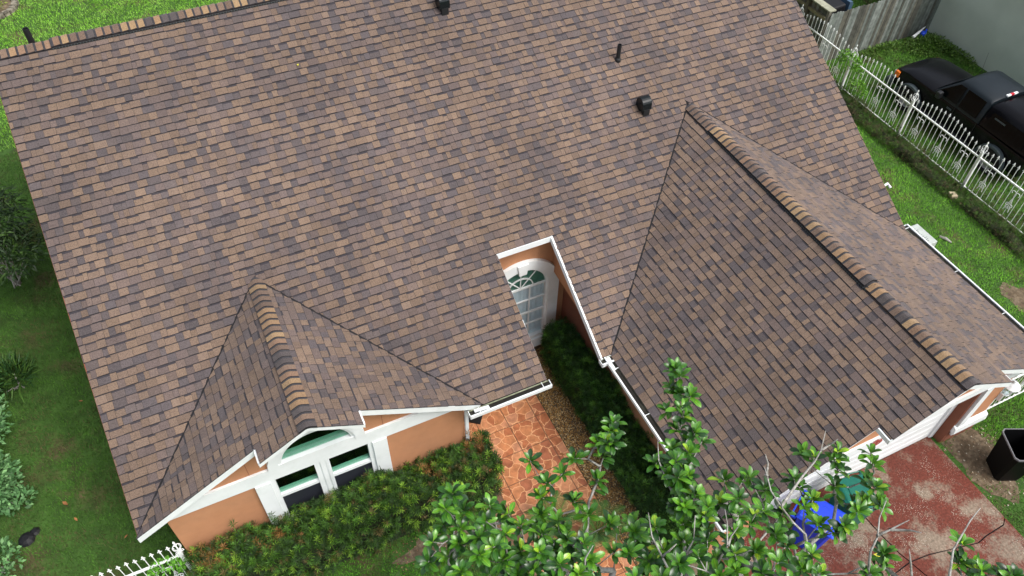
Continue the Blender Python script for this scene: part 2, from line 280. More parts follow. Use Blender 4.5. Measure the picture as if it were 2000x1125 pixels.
TREE_B=[(6.65,-4.75,5.81),(6.28,-4.52,5.39),(7.8,-4.43,5.58),(5.86,-4.38,5.46),(6.81,-5.14,5.63),(7.4,-5.02,5.83),(6.27,-4.3,5.61),(5.8,-4.97,5.61),(7.63,-5.61,5.5),(7.33,-4.97,5.32),(6.53,-4.95,5.33),(6.2,-4.85,5.84),(6.74,-4.12,5.5),(6.84,-4.47,5.69),(6.63,-4.36,5.52),(6.86,-5.46,5.56),(7.62,-5.42,5.45),(6.46,-5.29,5.63),(6.12,-4.15,5.31),(7.61,-4.66,5.54),(5.95,-4.89,5.79),(6.83,-4.84,5.32),(7.79,-4.17,5.4),(5.68,-4.76,5.74),(7.15,-4.73,5.49),(7.15,-5.58,5.46),(7.73,-5.36,5.65),(6.88,-5,5.73),(7.47,-4.66,5.32),(7.07,-5.29,5.64),(6.51,-4.56,5.5),(7.29,-4.47,5.82),(7.45,-5.19,5.8),(7.36,-5.52,5.47),(6.48,-4.85,5.72),(5.95,-5.1,5.78),(7.17,-4.35,5.56),(6.66,-5.33,5.67),(6.99,-4.18,5.49),(5.5,-4.91,5.71),(7.89,-4.73,5.4),(7.27,-5.29,5.75),(6.06,-4.53,5.37),(6.22,-5.14,5.62),(6.61,-5.11,5.62),(7.28,-5.79,5.84),(7.31,-4.53,5.44),(6.39,-4.72,4.9),(7.66,-5.01,4.85),(6.35,-4.06,4.53),(8.4,-4.11,4.42),(6.99,-4.92,4.42),(7.56,-4,4.43),(7.84,-4.47,4.79),(6.62,-4.45,5),(8.23,-4.69,4.51),(8.11,-5.44,4.8),(7.08,-3.95,4.53),(7.43,-4.85,4.53),(7.83,-5.35,4.42),(6.87,-4.62,4.81),(7.29,-5.39,4.85),(5.86,-4.6,4.84),(7.47,-4.52,4.53),(8.04,-3.95,4.79),(7.06,-5.2,4.71),(7.76,-4.17,4.69),(8.14,-5.14,4.53),(8,-5.58,4.46),(6.49,-4.96,4.73),(6.63,-3.91,4.59),(6.29,-4.37,4.53),(6.16,-4.77,4.7),(7.31,-4.27,4.42),(7.73,-2.46,5.64),(7.7,-2.63,5.7),(7.61,-2.63,5.46),(7.63,-2.75,5.49),(7.69,-2.92,5.62),(7.35,-2.91,5.48),(7.44,-3.05,5.68),(7.41,-3.16,5.65),(7.28,-3.24,5.54),(7.36,-3.47,5.73),(7.47,-3.53,5.54),(7.3,-3.41,5.46),(7.05,-3.46,5.57),(7.17,-3.64,5.65),(6.94,-3.69,5.69),(7.05,-3.73,5.47),(6.84,-3.89,5.69),(7,-3.9,5.63),(6.8,-3.75,5.58),(6.89,-3.95,5.58),(6.9,-4.11,5.46),(6.9,-4.17,5.69),(6.71,-4.24,5.65),(6.73,-4.13,5.47),(7.41,-4.11,5.55),(6.92,-4.39,5.75),(6.73,-3.57,5.61),(6.87,-3.64,5.56),(6.3,-3.89,4.91),(6.2,-4.15,5.01),(6.42,-4.14,5.1),(6.35,-4.49,4.86),(8.95,-4.02,4.92),(8.96,-4.18,5.06),(9.26,-4.27,5.14),(9.24,-4.32,5.02),(9.26,-4.41,4.88),(9.07,-4.58,4.85),(9.74,-4.43,5.01),(9.67,-4.57,4.99),(9.51,-4.7,4.86),(9.17,-4.95,4.96),(9.41,-5,4.91),(9.35,-4.89,5.15),(8.54,-4.3,5),(8.61,-4.38,4.85),(8.49,-4.64,4.87),(8.63,-5.14,5.12),(8.99,-5.03,5.04),(9.3,-5.11,5.02),(8.63,-4.62,4.91),(8.45,-4.94,4.96),(8.58,-5.12,4.94),(8.76,-5.64,5.23),(8.74,-5.72,5.06),(9.73,-5.96,5.23),(9.74,-6.2,5.12),(9.58,-6.11,5.15),(9.69,-6.31,5.24),(9.91,-6.42,5.13),(9.93,-6.53,5.31),(8.5,-5.75,5.14)]
TWIGS=[[(6.63,-5.07,5.1),(6.79,-4.91,5.43),(6.94,-4.84,5.55),(7.05,-4.63,5.68),(7.06,-4.51,5.8)],
[(6.94,-4.84,5.55),(7.05,-4.76,5.55),(7.07,-4.76,5.8)],
[(7.85,-5.5,5.1),(7.88,-5.23,5.37),(7.93,-5.09,5.44),(7.85,-4.92,5.51),(7.81,-4.71,5.59),(7.79,-4.52,5.66),(7.83,-4.34,5.73),(7.83,-4.26,5.8)],
[(7.83,-4.34,5.73),(8.05,-4.16,5.55),(7.95,-4.13,5.8)],
[(7.81,-4.71,5.59),(8.42,-4.44,5.43),(8.61,-4.39,5.55),(8.7,-4.34,5.68),(8.87,-4.18,5.8)],
[(8.7,-4.34,5.68),(8.96,-4.28,5.55),(8.93,-4.34,5.8)],
[(8.45,-5.78,5.1),(8.5,-5.6,5.43),(8.64,-5.5,5.55),(8.74,-5.35,5.68),(8.89,-5.25,5.8)],
[(8.64,-5.5,5.55),(8.85,-5.5,5.55),(8.96,-5.55,5.8)],
[(8.85,-5.5,5.55),(9.06,-5.62,5.55),(8.97,-5.73,5.8)],
[(8.85,-6.11,5.1),(8.76,-5.92,5.55),(8.7,-5.82,5.8)],
[(9.22,-6.28,5.1),(9.17,-6.19,5.43),(9.35,-6.01,5.55),(9.72,-5.84,5.68),(9.85,-5.8,5.8)],
[(6.26,-4.96,5.1),(6.19,-4.82,5.43),(6.17,-4.63,5.55),(6.14,-4.4,5.68),(6.21,-4.17,5.8)],
[(6.26,-4.96,5.1),(6.29,-4.87,5.43),(6.43,-4.72,5.55),(6.56,-4.64,5.68),(6.7,-4.43,5.8)],
[(6.43,-4.72,5.55),(6.76,-4.13,5.4),(6.75,-3.87,5.5),(6.75,-3.68,5.6),(6.74,-3.6,5.7),(6.84,-3.39,5.8)],
[(5.27,-4.43,5.1),(5.34,-4.26,5.55),(5.42,-4.25,5.8)],
[(6.43,-4.72,5.55),(6.71,-4.69,5.55),(6.73,-4.68,5.8)],
[(6.17,-4.63,5.55),(6.3,-4.63,5.8)]]

# ------------------------------------------------------------------ ground
g = MB(); g.add([(-300, -300, 0), (300, -300, 0), (300, 300, 0), (-300, 300, 0)], [(0, 1, 2, 3)])
tag(g.build('ground', M['ground']), 'grassy soil around the house', kind='structure')

def dirt(name, cx_, cy_, rx, ry, seed):
    r_ = random.Random(seed); ph = [r_.uniform(0, 6) for _ in range(4)]
    pl = []
    for i in range(40):
        a = i / 40 * 2 * math.pi; k_ = 1 + .16 * math.sin(3 * a + ph[0]) + .10 * math.sin(5 * a + ph[1]) + .05 * math.sin(11 * a + ph[2]); pl.append((cx_ + rx * k_ * math.cos(a), cy_ + ry * k_ * math.sin(a), .004))
    m_ = MB(); m_.add(pl, [tuple(range(40))]); tag(m_.build(name, M['soil']), kind='structure')
dirt('bare_dirt', 15.35, -4.1, .62, .85, 3)
dirt('bare_dirt', 4.5, -1.0, .75, .22, 5)
dirt('bare_dirt', 19.6, -1.2, .35, .45, 7)
# driveway slabs
drv = empty('driveway'); drv['kind'] = 'structure'
b = MB(); b.box((9.0, -12, .0), (14.70, -3.18, .02)); b.build('driveway_base', M['valley'], drv)
cr1 = [(12.15, -3.2), (12.22, -4.1), (12.25, -4.48), (12.31, -4.93), (12.37, -5.11), (12.46, -5.45), (12.62, -6.3), (12.6, -12)]
cr2a = [(9.0, -5.2), (10.5, -5.12), (11.6, -5.2), (12.37, -5.11)]
cr2b = [(12.37, -5.11), (12.78, -5.15), (13.29, -5.26), (13.85, -5.38), (14.1, -5.34), (14.58, -5.32), (14.72, -5.22)]
def slab(poly, z=.045):
    m_ = MB(); cx_ = sum(p[0] for p in poly) / len(poly); cy_ = sum(p[1] for p in poly) / len(poly)
    q = [(x + (.012 if x < cx_ else -.012), y + (.012 if y < cy_ else -.012), .015) for x, y in poly]
    m_.prism(q, (0, 0, z - .015)); m_.build('slab', M['driveway'], drv)
slab([(9.0, -3.2), (9.0, -5.2)] + cr2a[1:] + [(12.31, -4.93), (12.25, -4.48), (12.22, -4.1), (12.15, -3.2)])
slab([(12.15, -3.2), (12.22, -4.1), (12.25, -4.48), (12.31, -4.93)] + cr2b + [(14.70, -3.2)])
slab([(9.0, -5.2)] + [(9, -12), (12.6, -12), (12.62, -6.3), (12.46, -5.45)] + cr2a[::-1][:-1])
slab([(12.37, -5.11), (12.46, -5.45), (12.62, -6.3), (12.6, -12), (14.75, -12)] + cr2b[::-1][:-1])

# walkway of printed tiles, gravel beside it
wk = empty('walkway'); wk['kind'] = 'structure'
b = MB(); b.box((5.62, -6.0, 0), (7.66, 2.36, .035)); b.build('walkway_bed', M['grout'], wk)
xs = [5.62, 6.19, 6.80, 7.41, 7.66]; ys = [2.36] + [1.93 - .615 * i for i in range(14)]
for i in range(4):
    for j in range(len(ys) - 1):
        if ys[j + 1] < 0.3 and i == 0: x0 = 5.98
        else: x0 = xs[i]
        t = MB(); dz = random.uniform(-.0015, .0015)
        t.box((x0 + .009, ys[j + 1] + .009, .03), (xs[i + 1] - .009, ys[j] - .009, .047 + dz)); t.build('tile', M['flagstone'], wk)
gb = MB(); gb.box((7.68, -6, 0), (8.84, 2.35, .012)); tag(gb.build('gravel_bed', M['soil'], None), kind='structure')
n = 17000
P = np.stack([rng.uniform(7.68, 8.5, n), rng.uniform(-4.6, 2.3, n), rng.uniform(.012, .035, n)], 1)
oct_v = np.array([(1, 0, 0), (0, 1, 0), (-1, 0, 0), (0, -1, 0), (0, 0, .7), (0, 0, -.7)], float)
oct_f = np.array([(0, 1, 4), (1, 2, 4), (2, 3, 4), (3, 0, 4)])
pal = np.array([(.36, .19, .05), (.50, .31, .11), (.22, .11, .03), (.62, .48, .26), (.10, .055, .025), (.42, .24, .06)])
C = pal[rng.randint(0, 6, n)] * rng.uniform(.7, 1.15, (n, 1))
S = rng.uniform(.010, .021, (n, 1)) * np.array([[1, .8, .6]])
A = rng.uniform(0, 6.28, n); X = np.stack([np.cos(A), np.sin(A), rng.uniform(-.3, .3, n)], 1); Z = np.stack([rng.uniform(-.3, .3, n), rng.uniform(-.3, .3, n), np.ones(n)], 1)
v, f, c = scatter(oct_v, oct_f, P, X, Z, S, C); tag(npmesh('gravel', v, f, c, M['gravel']), 'amber brown gravel beside the tiled walkway', kind='stuff')

# ------------------------------------------------------------------ house geometry
E0 = 2.5                                   # height of the eave line
S0, D = .5638, 7.5044; W = 15.93
XG1, ZG1, S1 = 2.9172, 1.687, .5704
XG2, ZG2, S2 = 12.2984, 2.0981, .5596
XN0, XN1, YN = 7.1712, 8.3341, 2.1684
XL1, XR1, XL2, XR2 = -.03, 5.87, 8.5304, 16.07
zm = lambda x, y: E0 + S0 * min(y, 2 * D - y)
z1 = lambda x, y: E0 + ZG1 - S1 * abs(x - XG1)
z2 = lambda x, y: E0 + ZG2 - S2 * abs(x - XG2)
yv1 = lambda x: (ZG1 - S1 * abs(x - XG1)) / S0
yv2 = lambda x: (ZG2 - S2 * abs(x - XG2)) / S0

house = empty('house', (0, 0, 0), 'orange stucco house under a brown shingle roof with two front gables', 'house')
roof = empty('roof', parent=house)

# decking, 12 mm under the shingles
def deck(poly, zf, name='decking', th=.09):
    m_ = MB(); t = [(x, y, zf(x, y) - .012) for x, y in poly]; n_ = len(t)
    bt = [(x, y, z - th) for x, y, z in t]
    m_.add(t + bt, [tuple(range(n_)), tuple(range(2 * n_ - 1, n_ - 1, -1))] + [(i, i + n_, (i + 1) % n_ + n_, (i + 1) % n_) for i in range(n_)])
    return m_.build(name, M['valley'], roof)
e_ = .01
zmf = lambda x, y: E0 + S0 * y
deck([(e_, .02), (XG1, yv1(XG1) - .01), (XR1 + .02, .01), (XN0 - e_, .01), (XN0 - e_, YN + 1.2), (e_, YN + 1.2)], zmf)
deck([(e_, YN + 1.2), (XN0 - e_, YN + 1.2), (XN0 - e_, YN + .012), (XN1 + e_, YN + .012), (XN1 + e_, YN + 1.6), (XN1 + e_, 4.2), (W - e_, 4.2), (W - e_, D), (e_, D)], zmf)
deck([(XN1 + e_, .01), (XL2 + .01, .01), (XG2, yv2(XG2)), (W - e_, .12), (W - e_, 4.2), (XN1 + e_, 4.2)], zmf)
b = MB(); b.add([(0, D, zm(0, D)), (W, D, zm(0, D)), (W, 2 * D, E0), (0, 2 * D, E0), (0, D, zm(0, D) - .1), (W, D, zm(0, D) - .1), (W, 2 * D, E0 - .1), (0, 2 * D, E0 - .1)], [(0, 1, 2, 3), (7, 6, 5, 4), (0, 3, 7, 4), (1, 5, 6, 2), (3, 2, 6, 7)], 0, (.2, .14, .11))
b.build('rear_slope', M['shingle'], roof)
PX0, PX1 = 2.10, 3.74      # part of gable one that comes forward
QX0, QX1 = 11.0, 13.58     # part of the garage gable that comes forward
def gdeck(xg, ya, poly, zf): deck(poly, zf, 'decking')
deck([(XL1, .01), (PX0, .01), (PX0, -.27), (XG1, -.27), (XG1, yv1(XG1)), (XL1, yv1(XL1))], z1)
deck([(XG1, -.27), (PX1, -.27), (PX1, .01), (XR1, .01), (XR1, yv1(XR1)), (XG1, yv1(XG1))], z1)
deck([(XL2, -3.79), (QX0, -3.79), (QX0, -4.06), (XG2, -4.06), (XG2, yv2(XG2)), (XL2, yv2(XL2))], z2)
deck([(XG2, -4.06), (QX1, -4.06), (QX1, -3.79), (XR2, -3.79), (XR2, .3), (XG2, yv2(XG2))], z2)

# shingles
EXPO = .143
TAN = [(0.1566, 0.1089, 0.0797), (0.1685, 0.1168, 0.0837), (0.1448, 0.1015, 0.0762), (0.1609, 0.1138, 0.0851)]
PUR = [(0.1215, 0.0903, 0.0791), (0.1327, 0.0972, 0.0816), (0.1153, 0.0871, 0.0791)]
DRK = [(0.0906, 0.0742, 0.0732), (0.1029, 0.0821, 0.0768), (0.0834, 0.0698, 0.0711)]
def tabcolor(low):
    r = random.random(); p_ = (TAN if r < .28 else PUR if r < .66 else DRK) if low else (TAN if r < .62 else PUR if r < .90 else DRK)
    c = random.choice(p_); k = random.uniform(.88, 1.12); return tuple(x * k for x in c)
def clip(poly, f):      # keep f(x,y) >= 0
    out = []; n_ = len(poly)
    for i in range(n_):
        a, b_ = poly[i], poly[(i + 1) % n_]; fa, fb = f(*a), f(*b_)
        if fa >= 0: out.append(a)
        if (fa >= 0) != (fb >= 0):
            t = fa / (fa - fb); out.append((a[0] + t * (b_[0] - a[0]), a[1] + t * (b_[1] - a[1])))
    return out if len(out) > 2 else []
def area(p): return .5 * abs(sum(p[i][0] * p[(i + 1) % len(p)][1] - p[(i + 1) % len(p)][0] * p[i][1] for i in range(len(p))))
TABS = []     # (polygon in plan, height function, v0 function, colour, band)
def tab_mesh(m_, poly, zf, vf, t, colr, band):
    """vf(x,y): 0 at the lower edge, 1 at the upper edge of the exposure; t: lift of the lower edge"""
    def top(q): return (q[0], q[1], zf(*q) + t * (1 - vf(*q)) + .001)
    def bot(q): return (q[0], q[1], zf(*q) - .010)
    parts_ = [(poly, colr)]
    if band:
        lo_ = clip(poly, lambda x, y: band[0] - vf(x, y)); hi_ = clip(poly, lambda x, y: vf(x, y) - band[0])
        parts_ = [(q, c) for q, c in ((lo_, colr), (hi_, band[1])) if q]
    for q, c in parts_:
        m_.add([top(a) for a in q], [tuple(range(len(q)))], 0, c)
    n_ = len(poly); T = [top(a) for a in poly]; B = [bot(a) for a in poly]
    m_.add(T + B, [(i, i + n_, (i + 1) % n_ + n_, (i + 1) % n_) for i in range(n_)], 1)
def course_tabs(u0, u1):
    u = u0 - random.uniform(0, .2); out = []; prev = False
    while u < u1:
        w = random.choice([.08, .11, .13, .15, .16, .18, .21]) * random.uniform(.9, 1.1)
        out.append((u, u + w)); u += w
    return out
def lay(u0, u1, v0p, v1p, mk, zf, regions, axis, vsign):
    """one course: u along the eave, v0p lower and v1p upper plan coordinate"""
    low = False
    for ua, ub in course_tabs(u0, u1):
        low = (not low) if random.random() < .85 else low
        g_ = .0018
        ua2, ub2 = ua + g_, ub - g_
        if axis == 'x': poly = [(ua2, v0p), (ub2, v0p), (ub2, v1p), (ua2, v1p)]
        else: poly = [(v0p, ua2), (v0p, ub2), (v1p, ub2), (v1p, ua2)]
        c_ = tabcolor(low)
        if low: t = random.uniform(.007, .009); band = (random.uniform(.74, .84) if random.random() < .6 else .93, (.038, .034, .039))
        else: t = random.uniform(.014, .018); band = (.935, (.034, .030, .034))  # thin dark top strip: shadow line of the course above, painted in
        for reg in regions(0.5 * (ua2 + ub2), .5 * (v0p + v1p)):
            q = poly
            for f_ in reg:
                q = clip(q, f_)
                if not q: break
            if q and area(q) > .0006:
                # counter-clockwise seen from above
                s_ = sum(q[i][0] * q[(i + 1) % len(q)][1] - q[(i + 1) % len(q)][0] * q[i][1] for i in range(len(q)))
                if s_ < 0: q = q[::-1]
                vf = (lambda x, y, a=v0p, b2=v1p: (y - a) / (b2 - a)) if axis == 'x' else (lambda x, y, a=v0p, b2=v1p: (x - a) / (b2 - a))
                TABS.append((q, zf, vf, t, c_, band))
ep = EXPO / math.sqrt(1 + S0 * S0)
k0 = YN / round(YN / ep); ncrs = int(math.ceil(D / k0))
GAPV = .008
def main_regions(xc, yc):
    R = []
    base = [lambda x, y: x + .012, lambda x, y: W + .012 - x, lambda x, y: D - .01 - y]
    def v(f_): return base + f_
    if xc < XG1: cut = [lambda x, y: y - yv1_l(x) - GAPV]
    elif xc < 6.6: cut = [lambda x, y: y - yv1_r(x) - GAPV]
    elif xc < XG2: cut = [lambda x, y: y - yv2_l(x) - GAPV]
    else: cut = [lambda x, y: y - yv2_r(x) - GAPV]
    if yc < YN:
        return [v(cut + [lambda x, y: XN0 - x]), v(cut + [lambda x, y: x - XN1 + .006])]
    return [v(cut)]
yv1_l = lambda x: (ZG1 - S1 * (XG1 - x)) / S0
yv1_r = lambda x: (ZG1 - S1 * (x - XG1)) / S0
yv2_l = lambda x: (ZG2 - S2 * (XG2 - x)) / S0
yv2_r = lambda x: (ZG2 - S2 * (x - XG2)) / S0
for i in range(ncrs):
    lay(0, W, i * k0 - (.02 if i == 0 else 0), (i + 1) * k0, None, zmf, main_regions, 'x', 1)
def gable_courses(xg, xe, sgn, s_, zf, yfo, yfi, xi, yvf, ytop):
    e2 = EXPO / math.sqrt(1 + s_ * s_); half = abs(xg - xe); nc = int(math.ceil(half / e2))
    for i in range(nc):
        a = xe + sgn * i * e2; b2 = xe + sgn * (i + 1) * e2
        if i == 0: a -= sgn * .02
        def regs(yc, xc, xg=xg, sgn=sgn):
            base = [lambda x, y: yvf(x) - GAPV - y, lambda x, y: sgn * (xg - x)]
            return [base + [lambda x, y: sgn * (xi - x), lambda x, y: y - yfo], base + [lambda x, y: sgn * (x - xi), lambda x, y: y - yfi]]
        lay(yfi - .05, ytop, a, b2, None, zf, regs, 'y', sgn)
gable_courses(XG1, XL1, 1, S1, z1, -.015, -.295, PX0, yv1_l, yv1(XG1))
gable_courses(XG1, XR1, -1, S1, z1, -.015, -.295, PX1, yv1_r, yv1(XG1))
gable_courses(XG2, XL2, 1, S2, z2, -3.815, -4.085, QX0, yv2_l, yv2(XG2))
gable_courses(XG2, XR2, -1, S2, z2, -3.815, -4.085, QX1, yv2_r, yv2(XG2))
def score(T):
    q = T[0]; x = sum(a[0] for a in q) / len(q); y = sum(a[1] for a in q) / len(q); z = T[1](x, y)
    d = Vector((x, y, z)) - CAMLOC
    sx = 1000 + FPX * d.dot(R_) / d.dot(F_); sy = 562 - FPX * d.dot(U_) / d.dot(F_)
    if not (0 < sx < 2000 and 0 < sy < 1125): return 0
    h = .1; nn = Vector((-(T[1](x + h, y) - z) / h, -(T[1](x, y + h) - z) / h, 1))
    return area(q) * abs(nn.dot(d)) / d.length ** 3
TABS.sort(key=score, reverse=True)
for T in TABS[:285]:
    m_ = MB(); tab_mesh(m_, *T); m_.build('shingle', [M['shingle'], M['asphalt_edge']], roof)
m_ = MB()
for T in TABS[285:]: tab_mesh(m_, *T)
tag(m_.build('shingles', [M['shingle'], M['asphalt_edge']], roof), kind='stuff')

# valley lines, thin dark strips of liner showing in the open cut
def strip(p, q, w_=.017, h=.008, name='valley_strip', m=None):
    p, q = Vector(p), Vector(q); d = (q - p).normalized(); s_ = d.cross(Vector((0, 0, 1))).normalized() * w_
    m_ = MB(); u = Vector((0, 0, h)); m_.hexa([p - s_ - u, p + s_ - u, q + s_ - u, q - s_ - u, p - s_ + u, p + s_ + u, q + s_ + u, q - s_ + u]); return m_.build(name, m or M['valley'], roof)
for xg, zf, yv, ends in ((XG1, z1, yv1, (.12, 5.85)), (XG2, z2, yv2, (XL2 + .05, W - .05))):
    for xe in ends: strip((xe, yv(xe), zf(xe, 0) + .006), (xg, yv(xg), zf(xg, 0) + .006))

# ridge caps
def ridge_cap(p, along, side, up_s, L_, t, c_, dark):
    """bent cap: p apex front end, along = direction away from the exposed end, side = horizontal unit, up_s = slope"""
    m_ = MB(); hw = .145; al, sd = Vector(along), Vector(side); prof = []
    for k_ in range(-4, 5):
        o_ = k_ / 4 * hw; a_ = abs(o_); drop = (a_ * a_ / .05 * .5 if a_ < .05 else a_ - .025) * up_s
        prof.append((o_, -drop))
    def ring(s_, lift): return [tuple(Vector(p) + al * s_ + sd * o_ + Vector((0, 0, dz + lift))) for o_, dz in prof]
    r0 = ring(0, t + .018); r1 = ring(L_ * .74, t * .4 + .018); r2 = ring(L_ * 1.12, .018); rb = ring(0, -.02); n_ = len(prof)
    vs = r0 + r1 + r2 + rb
    m_.add(vs, [(i, i + 1, n_ + i + 1, n_ + i) for i in range(n_ - 1)], 0, c_)
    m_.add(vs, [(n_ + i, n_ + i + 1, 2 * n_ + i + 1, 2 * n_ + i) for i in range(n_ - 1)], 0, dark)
    m_.add(vs, [(3 * n_ + i, 3 * n_ + i + 1, i + 1, i) for i in range(n_ - 1)], 1)
    # side skirts
    for e in (0, n_ - 1): m_.add([r0[e], r1[e], r2[e], tuple(Vector(r2[e]) - Vector((0, 0, .03))), tuple(Vector(r0[e]) - Vector((0, 0, .04)))], [(0, 1, 2, 3, 4)], 1)
    return m_.build('ridge_cap', [M['shingle'], M['asphalt_edge']], roof)
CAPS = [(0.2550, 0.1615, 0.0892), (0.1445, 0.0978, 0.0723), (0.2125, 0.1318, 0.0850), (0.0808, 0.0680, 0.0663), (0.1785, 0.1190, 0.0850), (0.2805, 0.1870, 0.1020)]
def caprow(y0, y1, xg, zr, s_, raised=None):
    y = y0; L_ = .143
    while y < y1:
        c_ = random.choice(CAPS); k_ = random.uniform(.85, 1.1); c_ = tuple(a * k_ for a in c_)
        lift = .032 if raised and raised[0] < y < raised[1] else 0
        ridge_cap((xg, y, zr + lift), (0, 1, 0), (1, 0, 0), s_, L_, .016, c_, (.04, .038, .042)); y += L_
caprow(-.30, yv1(XG1) - .1, XG1, E0 + ZG1, S1)
caprow(-4.09, yv2(XG2) - .1, XG2, E0 + ZG2, S2, (-1.85, 2.75))
x = 0.0; zr = E0 + S0 * D
while x < 6.0:
    c_ = random.choice(CAPS); k_ = random.uniform(.85, 1.1)
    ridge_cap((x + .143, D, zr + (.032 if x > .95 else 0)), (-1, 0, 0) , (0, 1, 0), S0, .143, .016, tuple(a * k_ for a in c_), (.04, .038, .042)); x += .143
# plastic ridge vents under the raised caps: the vent is a ribbed black strip each side
def ridge_vent(p0, p1, side, s_):
    p0, p1, sd = Vector(p0), Vector(p1), Vector(side); m_ = MB(); n_ = int((p1 - p0).length / .05)
    for sg in (-1, 1):
        a = sd * sg * .10; b2 = sd * sg * .152; da = Vector((0, 0, -.10 * s_ + .022)); db = Vector((0, 0, -.152 * s_ + .014)); dc = Vector((0, 0, -.152 * s_ - .01))
        m_.add([p0 + a + da, p1 + a + da, p1 + b2 + db, p0 + b2 + db, p0 + b2 + dc, p1 + b2 + dc], [(0, 1, 2, 3), (3, 2, 5, 4)])
        for i in range(n_):
            q = p0.lerp(p1, (i + .5) / n_); u = (p1 - p0).normalized() * .008
            m_.hexa([q - u + b2 + dc, q + u + b2 + dc, q + u + sd * sg * .160 + dc, q - u + sd * sg * .160 + dc, q - u + b2 + db, q + u + b2 + db, q + u + sd * sg * .160 + db, q - u + sd * sg * .160 + db], 1)
    for q in (p0, p1):
        u = (p1 - p0).normalized() * .01; m_.add([q + sd * .155 + Vector((0, 0, -.155 * s_)), q + Vector((0, 0, .025)), q - sd * .155 + Vector((0, 0, -.155 * s_)), q + Vector((0, 0, -.02))], [(0, 1, 2, 3)])
    return m_.build('ridge_vent', [M['black_plastic'], M['flare']], roof)
ridge_vent((XG2, -1.88, E0 + ZG2 + .02), (XG2, 2.85, E0 + ZG2 + .02), (1, 0, 0), S2)
ridge_vent((.98, D, zr + .02), (9, D, zr + .02), (0, 1, 0), S0)
# goose-neck vents and plumbing pipes
def gooseneck(x, y):
    z = zmf(x, y); r = empty('roof_vent', (x, y, z), parent=roof)
    m_ = MB(); m_.box((-.16, -.16, -.1), (.16, .2, .02))
    m_ = MB(); k = 10
    # hood: half cylinder, axis along x, front hanging over
    for sx in (0,):
        pts = [(-.02 - .13 * math.cos(math.pi * i / k), .16 + .13 * math.sin(math.pi * i / k)) for i in range(k + 1)]
        prof = [(-.15, .04)] + pts + [(.11, -.05)]
        prof = [(y_, z_) for y_, z_ in prof]
        loop = [(-.11, y_, z_) for y_, z_ in prof]
        m_.prism(loop, (.22, 0, 0))
    h = m_.build('hood', M['black_metal'], r, bevel=.008)
    f = MB(); f.hexa([(-.17, -.2, -.2 * S0 + .016), (.17, -.2, -.2 * S0 + .016), (.17, .24, .24 * S0 + .016), (-.17, .24, .24 * S0 + .016), (-.17, -.2, -.2 * S0 + .024), (.17, -.2, -.2 * S0 + .024), (.17, .24, .24 * S0 + .024), (-.17, .24, .24 * S0 + .024)])
    f.v = f.v; f.build('flashing', M['shingle'] if False else M['flare'], r) if False else None
    m2 = MB(); m2.box((-.07, -.16, -.12), (.07, -.02, .06)); m2.build('neck', M['black_plastic'], r)
gooseneck(8.02, 6.62); gooseneck(11.25, 3.86)
def pipe(x, y, z, h, r=.045):
    m_ = MB(); m_.lathe([(r * 1.5, -.06), (r * 1.45, .03), (r, .06), (r, h), (r * .82, h), (r * .82, h - .06)], (x, y, z), 14); m_.build('vent_pipe', M['black_plastic'], roof, smooth=False)
pipe(11.17, 4.86, zmf(0, 4.86), .36); pipe(.66, 7.90, zm(0, 7.90) - .0, .34, .055)

# ------------------------------------------------------------------ fascia, trim, gutters
def board(p, q, h, th, nrm, name='fascia', zoff=-.014, mt='white', par=None):
    """board between two roof-line points, hanging down h, thickness th towards nrm"""
    p, q, n_ = Vector(p), Vector(q), Vector(nrm) * th; p.z += zoff; q.z += zoff; d = Vector((0, 0, -h))
    m_ = MB(); m_.add([p, q, q + n_, p + n_, p + d, q + d, q + n_ + d, p + n_ + d], [(0, 1, 2, 3), (7, 6, 5, 4), (0, 4, 5, 1), (1, 5, 6, 2), (2, 6, 7, 3), (3, 7, 4, 0)])
    return m_.build(name, M[mt], par or house)
def rake(zf, xa, xb, y, h=.15): return board((xa, y, zf(xa, 0)), (xb, y, zf(xb, 0)), h, .03, (0, -1, 0))
rake(z1, XL1, PX0 + .0, .02); rake(z1, PX1, XR1 - .02, .02)
rake(z1, PX0 - .02, XG1, -.255, .095); rake(z1, XG1, PX1 + .02, -.255, .095)
rake(z2, XL2, QX0, -3.775, .07); rake(z2, QX1, XR2, -3.775, .13)
rake(z2, QX0 - .02, XG2, -4.045, .095); rake(z2, XG2, QX1 + .02, -4.045, .13)
for xa, y0, y1, zf in ((PX0, -.255, .0, z1), (PX1, -.255, .0, z1), (QX0, -4.045, -3.79, z2), (QX1, -4.045, -3.79, z2)):
    s_ = -1 if xa in (PX0, QX0) else 1
    board((xa, y0, zf(xa, 0)), (xa, y1, zf(xa, 0)), .095, .03, (s_, 0, 0))
board((XN0 - .01, YN + .012, zmf(0, YN)), (XN1 + .0, YN + .012, zmf(0, YN)), .13, .03, (0, -1, 0), zoff=.004)
board((XN1 + .006, YN + .012, zmf(0, YN)), (XN1 + .006, -.04, zmf(0, -.04)), .15, .035, (-1, 0, 0), zoff=.016)
board((XN0 - .02, YN, zmf(0, YN)), (XN0 - .02, .0, zmf(0, 0)), .13, .03, (1, 0, 0), zoff=-.03)
board((0, D, zr), (0, .0, E0), .15, .02, (-1, 0, 0), zoff=-.016, mt='stucco_brown')
board((W - .02, D, zr), (W - .02, .2, E0 + .1), .15, .03, (1, 0, 0), zoff=-.02)
